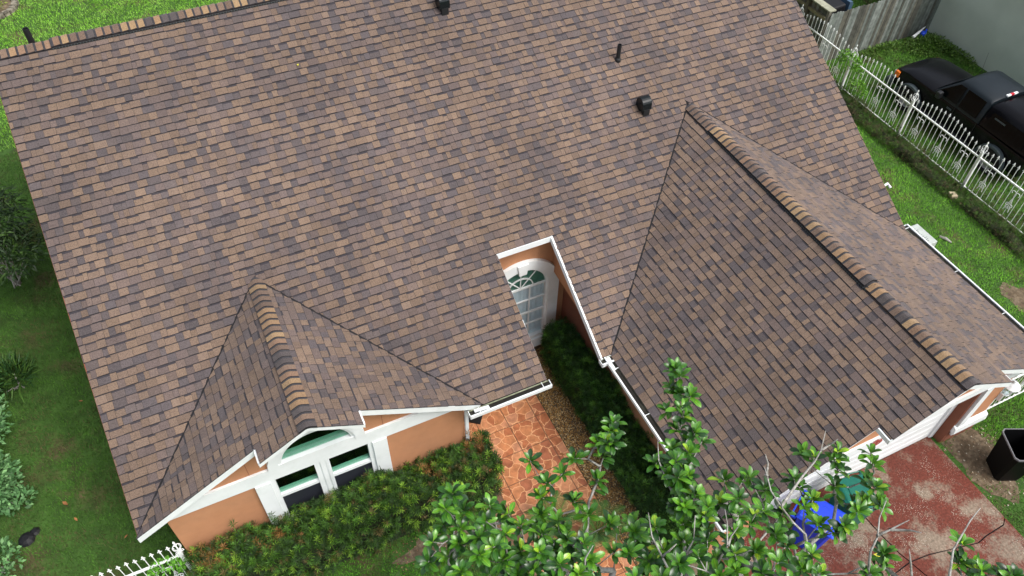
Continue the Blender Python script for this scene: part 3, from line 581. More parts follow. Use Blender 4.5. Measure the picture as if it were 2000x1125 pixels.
# gutters: U channel with hangers
def gutter(p, q, out, name='gutter', hang=(), end=True):
    p, q, o_ = Vector(p), Vector(q), Vector(out); par = empty(name, parent=house); w_ = .145; h = .075
    def seg(a, b2, mt, nm):
        # a,b2: list of (offset out, z) rectangles
        m_ = MB(); (o0, z0), (o1, z1_) = a, b2
        P = [p + o_ * o0, q + o_ * o0, q + o_ * o1, p + o_ * o1]
        m_.hexa([v + Vector((0, 0, z0)) for v in P] + [v + Vector((0, 0, z1_)) for v in P]); m_.build(nm, M[mt], par)
    seg((.006, -h), (.018, .0), 'gutter_back', 'back'); seg((.018, -h), (w_ - .012, -h + .012), 'gutter_back', 'bottom')
    seg((w_ - .012, -h), (w_, .008), 'white', 'front'); seg((w_ - .022, .008), (w_ + .010, .020), 'white', 'lip')
    seg((.02, -h + .012), (w_ - .014, -h + .055), 'gutter_in', 'leaf_litter')
    d = (q - p); L_ = d.length; d.normalize()
    for e in ((p, q) if end else ()):
        m_ = MB(); a = e - d * .006; m_.hexa([a + o_ * .006 + Vector((0, 0, -h)), a + o_ * w_ + Vector((0, 0, -h)), a + d * .012 + o_ * w_ + Vector((0, 0, -h)), a + d * .012 + o_ * .006 + Vector((0, 0, -h)), a + o_ * .006 + Vector((0, 0, .01)), a + o_ * w_ + Vector((0, 0, .01)), a + d * .012 + o_ * w_ + Vector((0, 0, .01)), a + d * .012 + o_ * .006 + Vector((0, 0, .01))]); m_.build('end_cap', M['white'], par)
    for t in hang:
        a = p + d * (t * L_); m_ = MB(); m_.hexa([a + o_ * .0 + Vector((0, 0, .0)), a + d * .012 + Vector((0, 0, .0)), a + d * .012 + o_ * w_ + Vector((0, 0, .0)), a + o_ * w_ + Vector((0, 0, .0)), a + Vector((0, 0, .008)), a + d * .012 + Vector((0, 0, .008)), a + d * .012 + o_ * w_ + Vector((0, 0, .008)), a + o_ * w_ + Vector((0, 0, .008))]); m_.build('hanger', M['white'], par)
    return par
gz = E0 - .025
gutter((5.60, -.02, gz), (XN0 + .04, -.02, gz), (0, -1, 0), hang=(.12, .9))
gutter((XN1 - .06, -.02, gz), (XL2 - .01, -.02, gz), (0, -1, 0), hang=(.7,))
gutter((XL2 + .0, -.02, gz), (XL2 + .0, -3.80, gz), (-1, 0, 0), hang=(.08, .37, .66, .92))
gutter((XR2 - .01, .33, gz), (XR2 - .01, -3.80, gz), (1, 0, 0), hang=(.02, .36, .66, .9))
g_ = MB(); g_.hexa([(5.70, -.11, gz + .005), (5.98, -.135, gz + .005), (5.98, -.075, gz + .005), (5.70, -.05, gz + .005), (5.70, -.11, gz + .03), (5.98, -.135, gz + .022), (5.98, -.07, gz + .022), (5.70, -.05, gz + .03)]); g_.build('gutter_patch', M['white'], house)
# corner joint of the short gutter
g_ = MB(); g_.box((XL2 - .145, -.16, gz + .012), (XL2 - .06, -.06, gz + .026)); g_.box((XL2 - .135, -.36, gz + .012), (XL2 - .085, -.14, gz + .028)); g_.build('gutter_joint', M['white'], house)
m_ = MB(); m_.tube([(15.85, 1.10, 3.02), (16.12, 1.14, 3.04), (16.15, 1.05, 2.98)], .028, 8); m_.build('wall_vent_elbow', M['white'], house)
# downspout at the corner of gable one
d_ = MB(); d_.box((5.61, .15, .05), (5.68, .21, 2.28)); d_.tube([(5.72, -.06, 2.40), (5.70, -.02, 2.30), (5.65, .15, 2.22)], .036, 8); d_.build('downspout', M['white'], house, bevel=.006)

# ------------------------------------------------------------------ walls
def wcol(xs, lo, hi, y0, y1, name='wall', mt='stucco', par=None):
    m_ = MB()
    for a, b2 in zip(xs[:-1], xs[1:]):
        m_.hexa([(a, y0, lo(a)), (b2, y0, lo(b2)), (b2, y1, lo(b2)), (a, y1, lo(a)), (a, y0, hi(a)), (b2, y0, hi(b2)), (b2, y1, hi(b2)), (a, y1, hi(a))])
    return m_.build(name, M[mt], par or house)
def wbox(a, b2, name='wall', mt='stucco', par=None): m_ = MB(); m_.box(a, b2); return m_.build(name, M[mt], par or house)
Y1 = .20; und = .11
AC, AZ, AR, ARO = 2.96, 2.70, .605, .83
lin = lambda a, b2, n_: [a + (b2 - a) * i / n_ for i in range(n_ + 1)]
arch = lambda x: AZ + math.sqrt(max(0, (AR + .05) ** 2 - (x - AC) ** 2))
hi1 = lambda x: z1(x, 0) - und
wcol([.40, 2.13], lambda x: 0, hi1, Y1, Y1 + .15); wcol([3.82, 5.60], lambda x: 0, hi1, Y1, Y1 + .15)
wcol([2.13, AC - .655], lambda x: 2.36, hi1, Y1, Y1 + .15); wcol([AC + .655, 3.82], lambda x: 2.36, hi1, Y1, Y1 + .15)
xs_ = lin(AC - .655, AC + .655, 24)
if True:
    i_ = sorted(xs_ + [XG1]); wcol(i_, arch, hi1, Y1, Y1 + .15)
wbox((2.13, Y1, 2.36), (3.82, Y1 + .15, 2.70)); wbox((2.13, Y1, 0), (3.82, Y1 + .15, .95))
for xv in (1.83, 4.12):
    j = MB(); j.box((xv - .004, Y1 - .004, 2.70), (xv + .004, Y1 + .002, hi1(xv))); j.build('expansion_joint', M['stucco_brown'], house)
wbox((.40, Y1 + .15, 0), (.55, 14.6, 2.44)); wbox((.55, 14.45, 0), (15.7, 14.6, 2.44))
wbox((5.45, Y1 + .15, 0), (5.60, 2.37, 2.44))
# band across gable one
bd = MB(); bd.box((.40, Y1 - .045, 2.36), (5.60, Y1 - .001, 2.70))
bd = MB()
bd.add([(.36, Y1 - .045, 2.38), (5.60, Y1 - .045, 2.38), (5.60, Y1 - .045, 2.60), (5.25, Y1 - .045, 2.72), (.62, Y1 - .045, 2.72), (.36, Y1 - .045, 2.60)] + [(.36, Y1 - .001, 2.38), (5.60, Y1 - .001, 2.38), (5.60, Y1 - .001, 2.60), (5.25, Y1 - .001, 2.72), (.62, Y1 - .001, 2.72), (.36, Y1 - .001, 2.60)], [(0, 1, 2, 3, 4, 5), (11, 10, 9, 8, 7, 6)] + [(i, i + 6, (i + 1) % 6 + 6, (i + 1) % 6) for i in range(6)])
bd.build('trim_band', M['white'], house)
# arched casing
def ring(name, cx_, cz_, ro, ri, y0, y1, mt, par, a0=0, a1=math.pi, n_=28):
    m_ = MB(); vs = []
    for i in range(n_ + 1):
        a = a0 + (a1 - a0) * i / n_; c_, s_ = math.cos(a), math.sin(a)
        vs += [(cx_ + ro * c_, y0, cz_ + ro * s_), (cx_ + ri * c_, y0, cz_ + ri * s_), (cx_ + ri * c_, y1, cz_ + ri * s_), (cx_ + ro * c_, y1, cz_ + ro * s_)]
    fs = [(4 * i + k_, 4 * i + (k_ + 1) % 4, 4 * i + 4 + (k_ + 1) % 4, 4 * i + 4 + k_) for i in range(n_) for k_ in range(4)] + [(3, 2, 1, 0), tuple(4 * n_ + k_ for k_ in range(4))]
    m_.add(vs, fs); return m_.build(name, M[mt], par)
def disk(name, cx_, cz_, r, y, mt, par, th=.006):
    m_ = MB(); pl = [(cx_ + r * math.cos(math.pi * i / 24), y, cz_ + r * math.sin(math.pi * i / 24)) for i in range(25)]
    m_.prism(pl, (0, th, 0)); return m_.build(name, M[mt], par)
win = empty('arched_window', parent=house)
ring('casing', AC, 2.72, ARO, AR + .05, Y1 - .07, Y1 + .0, 'white', win)
ring('frame', AC, 2.73, AR + .05, AR - .01, Y1 - .04, Y1 + .10, 'white', win)
m_ = MB(); m_.box((AC - .66, Y1 - .05, 2.715), (AC + .66, Y1 + .1, 2.77)); m_.build('sill', M['white'], win)
disk('pane', AC, 2.77, AR - .01, Y1 + .03, 'glass', win)
m_ = MB(); m_.box((AC - .62, Y1 + .045, 2.775), (AC + .62, Y1 + .165, 2.79)); m_.build('inner_ledge', M['pale_green'], win)
win2 = empty('double_window', parent=house)
for a, b2 in ((1.83, 2.09), (3.87, 4.13)):
    m_ = MB(); m_.box((a, Y1 - .07, .85), (b2, Y1 - .001, 2.379)); m_.build('casing', M['white'], win2, bevel=.004)
for a, b2 in ((2.09, 2.17), (2.84, 2.90), (2.94, 3.00), (3.04, 3.10), (3.79, 3.87)):
    m_ = MB(); m_.box((a, Y1 - .03, .9), (b2, Y1 + .1, 2.379)); m_.build('jamb', M['white'], win2)
m_ = MB(); m_.box((2.90, Y1 - .01, .9), (2.94, Y1 + .1, 2.379)); m_.box((3.0, Y1 - .01, .9), (3.04, Y1 + .1, 2.379)); m_.build('mullion', M['white'], win2)
for a, b2 in ((2.17, 2.84), (3.10, 3.79)):
    m_ = MB(); m_.box((a, Y1 - .01, 1.69), (b2, Y1 + .06, 1.77)); m_.build('meeting_rail', M['white'], win2)
    m_ = MB(); m_.box((a, Y1 + .04, 1.77), (b2, Y1 + .046, 2.379)); m_.build('pane', M['glass'], win2)
    m_ = MB(); m_.box((a, Y1 + .02, .95), (b2, Y1 + .03, 1.69)); m_.build('insect_screen', M['pane_dark'], win2)
    m_ = MB(); m_.box((a, Y1 + .062, 1.70), (b2, Y1 + .13, 1.78)); m_.build('inner_ledge', M['pale_green'], win2)
m_ = MB(); m_.box((2.09, Y1 - .05, .85), (3.87, Y1 + .05, .95)); m_.build('sill', M['white'], win2)
# dark room behind the front windows
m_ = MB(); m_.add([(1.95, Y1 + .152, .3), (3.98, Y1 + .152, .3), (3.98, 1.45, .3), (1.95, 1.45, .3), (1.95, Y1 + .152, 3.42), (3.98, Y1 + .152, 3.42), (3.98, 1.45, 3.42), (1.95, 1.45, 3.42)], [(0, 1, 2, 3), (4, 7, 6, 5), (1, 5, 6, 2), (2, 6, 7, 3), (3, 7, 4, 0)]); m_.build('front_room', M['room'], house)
# courtyard wall with the tall arched window
YC = 2.37; CC, CR, CZ = 7.80, .60, 2.20
hiC = lambda x: E0 + S0 * YC - und
wcol([5.60, CC - CR - .05], lambda x: 0, hiC, YC, YC + .15); wcol([CC + CR + .05, 8.85], lambda x: 0, hiC, YC, YC + .15)
wcol(lin(CC - CR - .05, CC + CR + .05, 24), lambda x: CZ + math.sqrt(max(0, (CR + .05) ** 2 - (x - CC) ** 2)), hiC, YC, YC + .15)
wbox((CC - CR - .05, YC, 0), (CC + CR + .05, YC + .15, .45))
cw = empty('courtyard_window', parent=house)
ring('casing', CC, CZ, CR + .26, CR + .02, YC - .08, YC - .001, 'white', cw)
for s_ in (-1, 1):
    m_ = MB(); m_.box((CC + s_ * (CR + .02), YC - .08, .16), (CC + s_ * (CR + .26), YC - .001, CZ)); m_.build('casing', M['white'], cw)
    m_ = MB(); m_.box((CC + s_ * (CR - .03), YC - .03, .55), (CC + s_ * (CR + .02), YC + .08, CZ)); m_.build('jamb', M['white'], cw)
m_ = MB(); m_.box((CC - CR - .019, YC - .10, .17), (CC + CR + .019, YC - .001, .45)); m_.box((CC - CR - .019, YC - .06, .45), (CC + CR + .019, YC + .08, .55)); m_.build('sill', M['white'], cw)
ring('frame', CC, CZ, CR + .02, CR - .03, YC - .03, YC + .08, 'white', cw)
m_ = MB(); m_.hexa([(CC - .08, YC - .11, 2.74), (CC + .08, YC - .11, 2.74), (CC + .08, YC - .082, 2.74), (CC - .08, YC - .082, 2.74), (CC - .12, YC - .11, 3.02), (CC + .12, YC - .11, 3.02), (CC + .12, YC - .082, 3.02), (CC - .12, YC - .082, 3.02)]); m_.box((CC - .09, YC - .1, 2.74), (CC + .09, YC - .002, 3.0)); m_.build('keystone', M['white'], cw)
for zb, hb in ((2.20, .05), (1.78, .028), (1.36, .05), (.98, .028)):
    m_ = MB(); m_.box((CC - CR + .03, YC - .012, zb - hb / 2), (CC + CR - .03, YC + .02, zb + hb / 2)); m_.build('glazing_bar', M['white'], cw)
for xb in (CC - .20, CC + .22):
    m_ = MB(); m_.box((xb - .013, YC - .010, .55), (xb + .013, YC + .018, 2.175)); m_.build('glazing_bar', M['white'], cw)
ring('glazing_bar', CC, CZ + .02, .30, .275, YC - .01, YC + .015, 'white', cw)
for an in (52, 90, 128):
    a = math.radians(an); m_ = MB(); m_.tube([(CC, YC, CZ + .02), (CC + .58 * math.cos(a), YC, CZ + .58 * math.sin(a))], .013, 6); m_.build('glazing_bar', M['white'], cw)
disk('pane', CC, CZ, CR - .02, YC + .022, 'glass', cw); disk('fan_backing', CC, CZ, CR - .02, YC + .05, 'fan_backing', cw)  # backing panel added behind the fan pane to set the glass tone
m_ = MB(); m_.box((CC - CR + .02, YC + .022, .55), (CC + CR - .02, YC + .028, CZ)); m_.build('pane', M['glass_clear'], cw)
m_ = MB(); pts = []
for i in range(61):
    x_ = CC - CR + .02 + (2 * CR - .04) * i / 60; y_ = YC + .06 + .018 * math.sin(i * 1.1) + .008 * math.sin(i * 2.7); pts += [(x_, y_, .5), (x_, y_, 2.18)]
m_.add(pts, [(2 * i, 2 * i + 2, 2 * i + 3, 2 * i + 1) for i in range(60)]); m_.build('curtain', M['curtain'], cw, smooth=True)
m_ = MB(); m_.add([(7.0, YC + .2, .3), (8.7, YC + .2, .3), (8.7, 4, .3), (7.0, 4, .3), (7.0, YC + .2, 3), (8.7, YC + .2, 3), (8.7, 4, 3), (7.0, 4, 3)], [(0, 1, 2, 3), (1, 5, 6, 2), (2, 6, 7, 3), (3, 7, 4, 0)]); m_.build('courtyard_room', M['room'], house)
# right side of the courtyard: beam over the entry recess, then the garage side wall
m_ = MB(); m_.add([(8.52, YC, 2.52), (8.52, .0, 2.42), (8.52, .0, 2.42), (8.52, YC, hiC(0))], [(0, 1, 3)])
bm_ = MB(); ya, yb = YC, .06
bm_.hexa([(8.52, yb, 2.38), (8.85, yb, 2.38), (8.85, ya, 2.50), (8.52, ya, 2.50), (8.52, yb, E0 + S0 * yb - und), (8.85, yb, E0 + S0 * yb - und), (8.85, ya, E0 + S0 * ya - und), (8.52, ya, E0 + S0 * ya - und)]); bm_.build('entry_beam', M['stucco'], house)
wbox((8.85, -3.2, 0), (9.0, YC + .15, 2.44)); 
m_ = MB(); m_.hexa([(8.85, 0.0, 2.44), (9.0, 0.0, 2.44), (9.0, YC, 2.44), (8.85, YC, 2.44), (8.85, 0, 2.45), (9, 0, 2.45), (9, YC, hiC(0)), (8.85, YC, hiC(0))]); m_.build('wall', M['stucco'], house)
m_ = MB(); m_.box((8.842, .25, .0), (8.848, YC - .002, 2.3)); m_.build('entry_recess_shade', M['stucco_brown'], house)  # dark sheet over the recess wall; the recess shade is painted on
# soffits
m_ = MB(); m_.box((XL2 + .02, -3.78, 2.37), (8.85, -.03, 2.40)); m_.build('soffit', M['white'], house)
m_ = MB(); m_.box((15.7, -3.78, 2.37), (XR2 - .02, 2, 2.40)); m_.build('soffit', M['white'], house)
# garage front
Y2 = -3.42; hi2 = lambda x: z2(x, 0) - und
DX0, DX1 = 9.80, 14.80
wcol([8.85, DX0], lambda x: 0, hi2, Y2, Y2 + .2); wcol([DX1, 15.70], lambda x: 0, hi2, Y2, Y2 + .2)
wcol([DX0, XG2, DX1], lambda x: 2.10, hi2, Y2, Y2 + .2)
wbox((14.802, Y2 - .004, 0.0), (14.86, Y2 - .001, 2.0), 'wall_edge', 'stucco_brown')
wbox((DX1 - .006, Y2 + .001, 0.0), (DX1 - .001, -3.2, 2.08), 'door_jamb', 'stucco_brown')
wbox((15.55, Y2 + .2, 0), (15.70, 14.45, 2.44))
m_ = MB(); m_.add([(8.95, Y2 - .045, 2.02), (15.70, Y2 - .045, 2.02), (15.70, Y2 - .045, 2.22), (8.95, Y2 - .045, 2.22)] + [(8.95, Y2 - .001, 2.02), (15.70, Y2 - .001, 2.02), (15.70, Y2 - .001, 2.22), (8.95, Y2 - .001, 2.22)], [(0, 1, 2, 3), (7, 6, 5, 4), (0, 4, 5, 1), (3, 2, 6, 7), (1, 5, 6, 2), (0, 3, 7, 4)]); m_.build('trim_band', M['white'], house)
m_ = MB(); m_.box((14.87, Y2 - .06, .35), (15.06, Y2 - .001, 2.019)); m_.build('trim_strip', M['white'], house)
m_ = MB(); m_.hexa([(14.82, Y2 - .10, .48), (15.72, Y2 - .10, .48), (15.72, Y2 - .001, .48), (14.82, Y2 - .001, .48), (14.82, Y2 - .08, .64), (15.72, Y2 - .08, .64), (15.72, Y2 - .001, .68), (14.82, Y2 - .001, .68)]); m_.build('trim_ledge', M['white'], house)
m_ = MB(); m_.box((14.86, Y2 - .012, 0.0), (15.71, Y2 - .001, .48)); m_.build('wall_base', M['stucco_brown'], house)
gd = empty('garage_door', parent=house)
for i in range(4):
    m_ = MB(); z0_ = .02 + i * .515; m_.box((DX0 + .12, -3.2, z0_), (DX1 - .14, -3.16, z0_ + .505))
    m_.box((DX0 + .2, -3.205, z0_ + .05), (DX1 - .22, -3.2, z0_ + .22)); m_.box((DX0 + .2, -3.205, z0_ + .28), (DX1 - .22, -3.2, z0_ + .46)); m_.build('panel', M['white'], gd, bevel=.004)
for a, b2 in ((DX0, DX0 + .12), (DX1 - .14, DX1 - .007)):
    m_ = MB(); m_.box((a, -3.24, 0), (b2, -3.18, 2.1)); m_.build('door_frame', M['white'], gd)
m_ = MB(); m_.box((DX0, -3.215, .0), (DX1 - .14, -3.16, .019)); m_.build('door_seal', M['black_plastic'], gd)
wbox((DX0, Y2 + .2, 2.0), (DX1, -3.10, 2.10), 'door_head', 'white')
# house number
cu = bpy.data.curves.new('house_number', 'FONT'); cu.body = '96'; cu.size = .32; cu.extrude = .006; cu.shear = .5; cu.space_character = .95
tmp = bpy.data.objects.new('house_number', cu); col.objects.link(tmp); bpy.context.view_layer.update()
me = bpy.data.meshes.new_from_object(tmp.evaluated_get(bpy.context.evaluated_depsgraph_get())); bpy.data.objects.remove(tmp)
num = bpy.data.objects.new('house_number', me); col.objects.link(num); me.materials.clear(); me.materials.append(M['number']); num.parent = house
num.location = (11.86, Y2 - .062, 1.99); num.rotation_euler = (math.pi / 2, 0, 0)
# lantern by the garage corner
ln = empty('wall_lantern', (15.86, -3.45, 1.22), parent=house)
m_ = MB(); m_.lathe([(.055, 0), (.075, .03), (.05, .05)], (0, 0, 0), 12); m_.lathe([(.15, .29), (.165, .31), (.10, .37), (.045, .40), (.02, .45)], (0, 0, 0), 16)
for i in range(6):
    a = i * math.pi / 3; m_.tube([(.07 * math.cos(a), .07 * math.sin(a), .05), (.10 * math.cos(a), .10 * math.sin(a), .29)], .009, 4)
m_.build('frame', M['white'], ln)
m_ = MB(); m_.lathe([(.06, .05), (.085, .29)], (0, 0, 0), 12); m_.build('glass', M['glass_clear'], ln)
m_ = MB(); m_.tube([(0, 0, .02), (-.02, .0, -.06), (-.1, .02, -.08), (-.15, .03, 0)], .016, 6); m_.box((-.165, -.05, -.10), (-.15, .09, .12)); m_.build('bracket', M['white'], ln)
# black foam block under the gutter by the corner
m_ = MB(); m_.hexa([(5.97, 1.22, .05), (6.26, 1.0, .05), (6.48, 1.28, .05), (6.2, 1.5, .05), (5.97, 1.22, .09), (6.26, 1.0, .09), (6.48, 1.28, .09), (6.2, 1.5, .09)])
tag(m_.build('door_mat', M['black_plastic']), 'black mat on the tiled walkway below the gutter corner', 'mat')

# ------------------------------------------------------------------ white iron fences
def finial_mesh():
    m_ = MB(); m_.lathe([(.008, -.02), (.016, -.012), (.016, -.004), (.008, .0), (.010, .03), (.020, .045), (.016, .07), (.001, .105)], (0, 0, 0), 6)
    for s_ in (-1, 1): m_.tube([(0, 0, .015), (0, s_ * .018, .03), (0, s_ * .032, .028), (0, s_ * .030, .014)], .007, 4)
    return m_.mesh('finial', M['white_iron'])
FIN = finial_mesh()
def scroll_mesh():
    m_ = MB()
    def sp(c, r, a0, a1, n_=10, r1=None):
        r1 = r if r1 is None else r1
        return [(0, c[0] + (r + (r1 - r) * i / n_) * math.cos(a0 + (a1 - a0) * i / n_), c[1] + (r + (r1 - r) * i / n_) * math.sin(a0 + (a1 - a0) * i / n_)) for i in range(n_ + 1)]
    m_.tube([(0, -.06, -.34), (0, 0, 0)] , .008, 4); m_.tube([(0, .06, -.34), (0, 0, 0)], .008, 4)
    for s_ in (-1, 1):
        m_.tube([(0, 0, -.02)] + [(0, s_ * y, z) for _, y, z in sp((.055, .09), .065, math.pi * 1.05, -.9, 12, .02)], .008, 4)
        m_.tube([(0, 0, -.16)] + [(0, s_ * y, z) for _, y, z in sp((.04, -.19), .04, math.pi * .6, -math.pi * .9, 10, .014)], .007, 4)
        m_.tube([(0, 0, -.20)] + [(0, s_ * y, z) for _, y, z in sp((.04, -.24), .03, math.pi * 1.2, math.pi * 2.4, 8, .012)], .007, 4)
    return m_.mesh('scroll_ornament', M['white_iron'])
SCR = scroll_mesh()
def knot_mesh():
    m_ = MB()
    for k_ in range(4):
        a = k_ * math.pi / 2 + .3
        pts = [(math.cos(a) * .07 * math.sin(t) ** .8 if t < 3.1 else 0, math.sin(a) * .07 * math.sin(min(t, 3.1)) ** .8, .11 - .1 * math.cos(t)) for t in [i * math.pi / 10 + .001 for i in range(10)] + [3.1]]
        m_.tube(pts, .009, 5)
        m_.tube([(math.cos(a + .8) * r_, math.sin(a + .8) * r_, z_) for r_, z_ in ((.01, .0), (.07, -.01), (.10, .03), (.085, .065), (.06, .05))], .008, 5)
    m_.lathe([(.02, .18), (.03, .21), (.012, .24), (.012, .27), (.022, .29), (.001, .34)], (0, 0, 0), 8)
    m_.lathe([(.035, -.03), (.035, 0), (.015, .02)], (0, 0, 0), 8)
    return m_.mesh('post_finial', M['white_iron'])
KNOT = knot_mesh()
def inst(me, parent, loc, rz=0, sc=1):
    o = bpy.data.objects.new(me.name, me); col.objects.link(o); o.parent = parent; o.location = loc; o.rotation_euler = (0, 0, rz); o.scale = (sc, sc, sc); return o
def iron_fence(name, origin, rz, length, posts, label, group=None, rail=1.08, base=.06, pitch=.147, top=(1.22, 1.50), scrolls=3):
    """runs along local +y"""
    f = empty(name, origin, label, 'fence', group); f.rotation_euler = (0, 0, rz)
    m_ = MB(); m_.box((-.018, 0, rail - .018), (.018, length, rail + .018)); m_.build('rail', M['white_iron'], f)
    m_ = MB(); m_.box((-.014, 0, base + .02), (.014, length, base + .045)); m_.build('rail', M['white_iron'], f)
    for py in posts:
        m_ = MB(); m_.box((-.035, py - .035, 0), (.035, py + .035, rail + .16)); p_ = m_.build('post', M['white_iron'], f); inst(KNOT, p_, (0, py, rail + .19))
    ps = sorted(posts); 
    segs = list(zip([ps[0] - (ps[1] - ps[0] if len(ps) > 1 else 2.5)] + ps, ps + [ps[-1] + (ps[1] - ps[0] if len(ps) > 1 else 2.5)]))
    for a, b2 in segs:
        n_ = int(round((b2 - a) / pitch))
        for i in range(1, n_):
            y = a + (b2 - a) * i / n_; t = i / n_
            if y < .02 or y > length - .02: continue
            zt = top[0] + (top[1] - top[0]) * math.sin(math.pi * t)
            m_ = MB(); lean = random.uniform(-.008, .008); m_.tube([(0, y, base), (lean, y + random.uniform(-.006, .006), zt)], .0085, 5); p_ = m_.build('picket', M['white_iron'], f)
            inst(FIN, p_, (lean, y, zt))
        if scrolls:
            for k_ in range(scrolls):
                y = a + (b2 - a) * (.5 + (k_ - (scrolls - 1) / 2) * (.30))
                y = a + (b2 - a) * (round((y - a) / (b2 - a) * n_ - .0) + .0) / n_
                if .1 < y < length - .1: inst(SCR, f, (.012, y, .74), 0, 1.35)
    return f
FY0 = -4.0
iron_fence('iron_fence', (21.35, FY0, 0), 0, 16.6, [2.33 - FY0 + 2.5 * k_ for k_ in (-2, -1, 0, 1, 2, 3, 4)], 'long white iron fence with scrolls and spear tips beside the black pickup')
iron_fence('iron_fence', (.33, .16, 0), math.pi / 2, 3.6, [.02, 2.5], 'white iron fence with spear tips at the left front corner of the house', rail=1.18, top=(1.50, 1.56), pitch=.134, scrolls=5)
iron_fence('iron_fence', (21.25, -3.25, 0), math.pi / 2, 5.3, [.05, 2.6, 5.1], 'white iron fence behind the wall lantern at the garage corner', rail=1.2, top=(1.35, 1.6), scrolls=2)

# ------------------------------------------------------------------ wooden fence, neighbour wall
wf = empty('wooden_fence', (0, 0, 0), 'weathered grey wooden plank fence between the iron fence and the green wall', 'fence')
WG = [(.13, .15, .13), (.10, .115, .10), (.16, .18, .16), (.08, .08, .065), (.12, .115, .09), (.20, .22, .20)]
def plank(a, b2, y, d, zt, axis='x', par=wf):
    m_ = MB(); c_ = random.choice(WG); k_ = random.uniform(.85, 1.1); c_ = tuple(v_ * k_ for v_ in c_); o_ = random.uniform(-.006, .006)
    ch = .02
    if axis == 'x': pl = [(a, y + o_, .03), (b2, y + o_, .03), (b2, y + o_, zt - ch), (b2 - ch, y + o_, zt), (a + ch, y + o_, zt), (a, y + o_, zt - ch)]; m_.prism(pl, (0, d, 0), 0, c_)
    else: pl = [(y + o_, a, .03), (y + o_, b2, .03), (y + o_, b2, zt - ch), (y + o_, b2 - ch, zt), (y + o_, a + ch, zt), (y + o_, a, zt - ch)]; m_.prism(pl, (d, 0, 0), 0, c_)
    m_.build('plank', M['wood'], par)
x = 21.50
while x < 26.3: plank(x, x + .098, 8.75, .018, 1.78 + random.uniform(-.03, .03)); x += .103
m_ = MB(); 
for zz in (.4, 1.0, 1.55): m_.box((21.5, 8.775, zz), (26.3, 8.81, zz + .09), 0, (.16, .15, .12))
m_.build('rail', M['wood'], wf)
for xp in (21.5, 23.9, 26.2):
    m_ = MB(); m_.box((xp - .05, 8.812, 0), (xp + .05, 8.9, 1.8), 0, (.17, .16, .13)); m_.build('post', M['wood'], wf)
wf2 = empty('wooden_fence', (0, 0, 0), 'brown green plank fence running away behind the iron fence tips', 'fence')
y = 9.0
while y < 15: plank(y, y + .098, 21.60, .018, 1.80 + random.uniform(-.03, .03), 'y', wf2); y += .103
for zz in (.4, 1.45):
    m_ = MB(); m_.box((21.50, 8.9, zz), (21.595, 15, zz + .09), 0, (.20, .18, .10)); m_.build('rail', M['wood'], wf2)
m_ = MB(); m_.box((21.47, 9.75, 0), (21.59, 9.85, 1.84), 0, (.10, .09, .06)); m_.build('post', M['wood'], wf2)
m_ = MB(); m_.box((21.44, 8.8, 1.82), (21.70, 15, 1.86), 0, (.30, .30, .22)); m_.build('cap_board', M['wood'], wf2)
nb = empty('neighbour_house', (0, 0, 0), 'neighbouring house with a plain grey green stucco wall beside the pickup', 'house')
m_ = MB(); m_.box((26.4, -14, 0), (36, 15, 2.85)); m_.build('wall', M['nb_wall'], nb)
m_ = MB(); m_.box((26.15, -14.2, 2.85), (26.42, 15.2, 2.95)); m_.build('fascia', M['white'], nb)
m_ = MB(); m_.add([(26.1, -14.3, 2.95), (31, -14.3, 5.0), (31, 15.3, 5.0), (26.1, 15.3, 2.95), (36.3, -14.3, 2.95), (36.3, 15.3, 2.95)], [(0, 1, 2, 3), (1, 4, 5, 2)], 0, (.09, .08, .075)); m_.build('roof', M['shingle'], nb)
m_ = MB(); m_.hexa([(21.95, 9.45, 0), (22.95, 9.45, 0), (22.95, 13, 0), (21.95, 13, 0), (21.98, 9.5, 1.35), (22.9, 9.5, 1.42), (22.9, 12.9, 1.42), (21.98, 12.9, 1.35)])
tag(m_.build('covered_trailer', M['tarp'], bevel=.05), 'black covered box behind the corner of the wooden fence', 'trailer')
m_ = MB(); m_.box((23.02, 9.5, 0), (23.14, 12.8, 1.45)); m_.box((23.25, 9.6, 0), (23.30, 12.8, 1.3)); 
tag(m_.build('metal_panel', M['blue_strip']), 'upright blue grey metal panel beside the black covered box', 'panel')
# toy by the fence
m_ = MB(); m_.lathe([(.07, 0), (.09, .05), (.09, .18), (.06, .22)], (25.75, 8.45, .1), 10); m_.tube([(25.8, 8.42, .3), (25.9, 8.5, .34)], .03, 6)
t_ = m_.build('plastic_bottle', M['blue_toy']); tag(t_, 'blue plastic container lying in weeds at the wooden fence', 'container')
m_ = MB(); m_.tube([(25.30, 8.45, .22), (25.55, 8.50, .30), (25.95, 8.62, .36)], [.055, .04, .012], 8); tag(m_.build('white_stick', M['white'], None), 'white pale stick lying beside the blue container', 'stick')

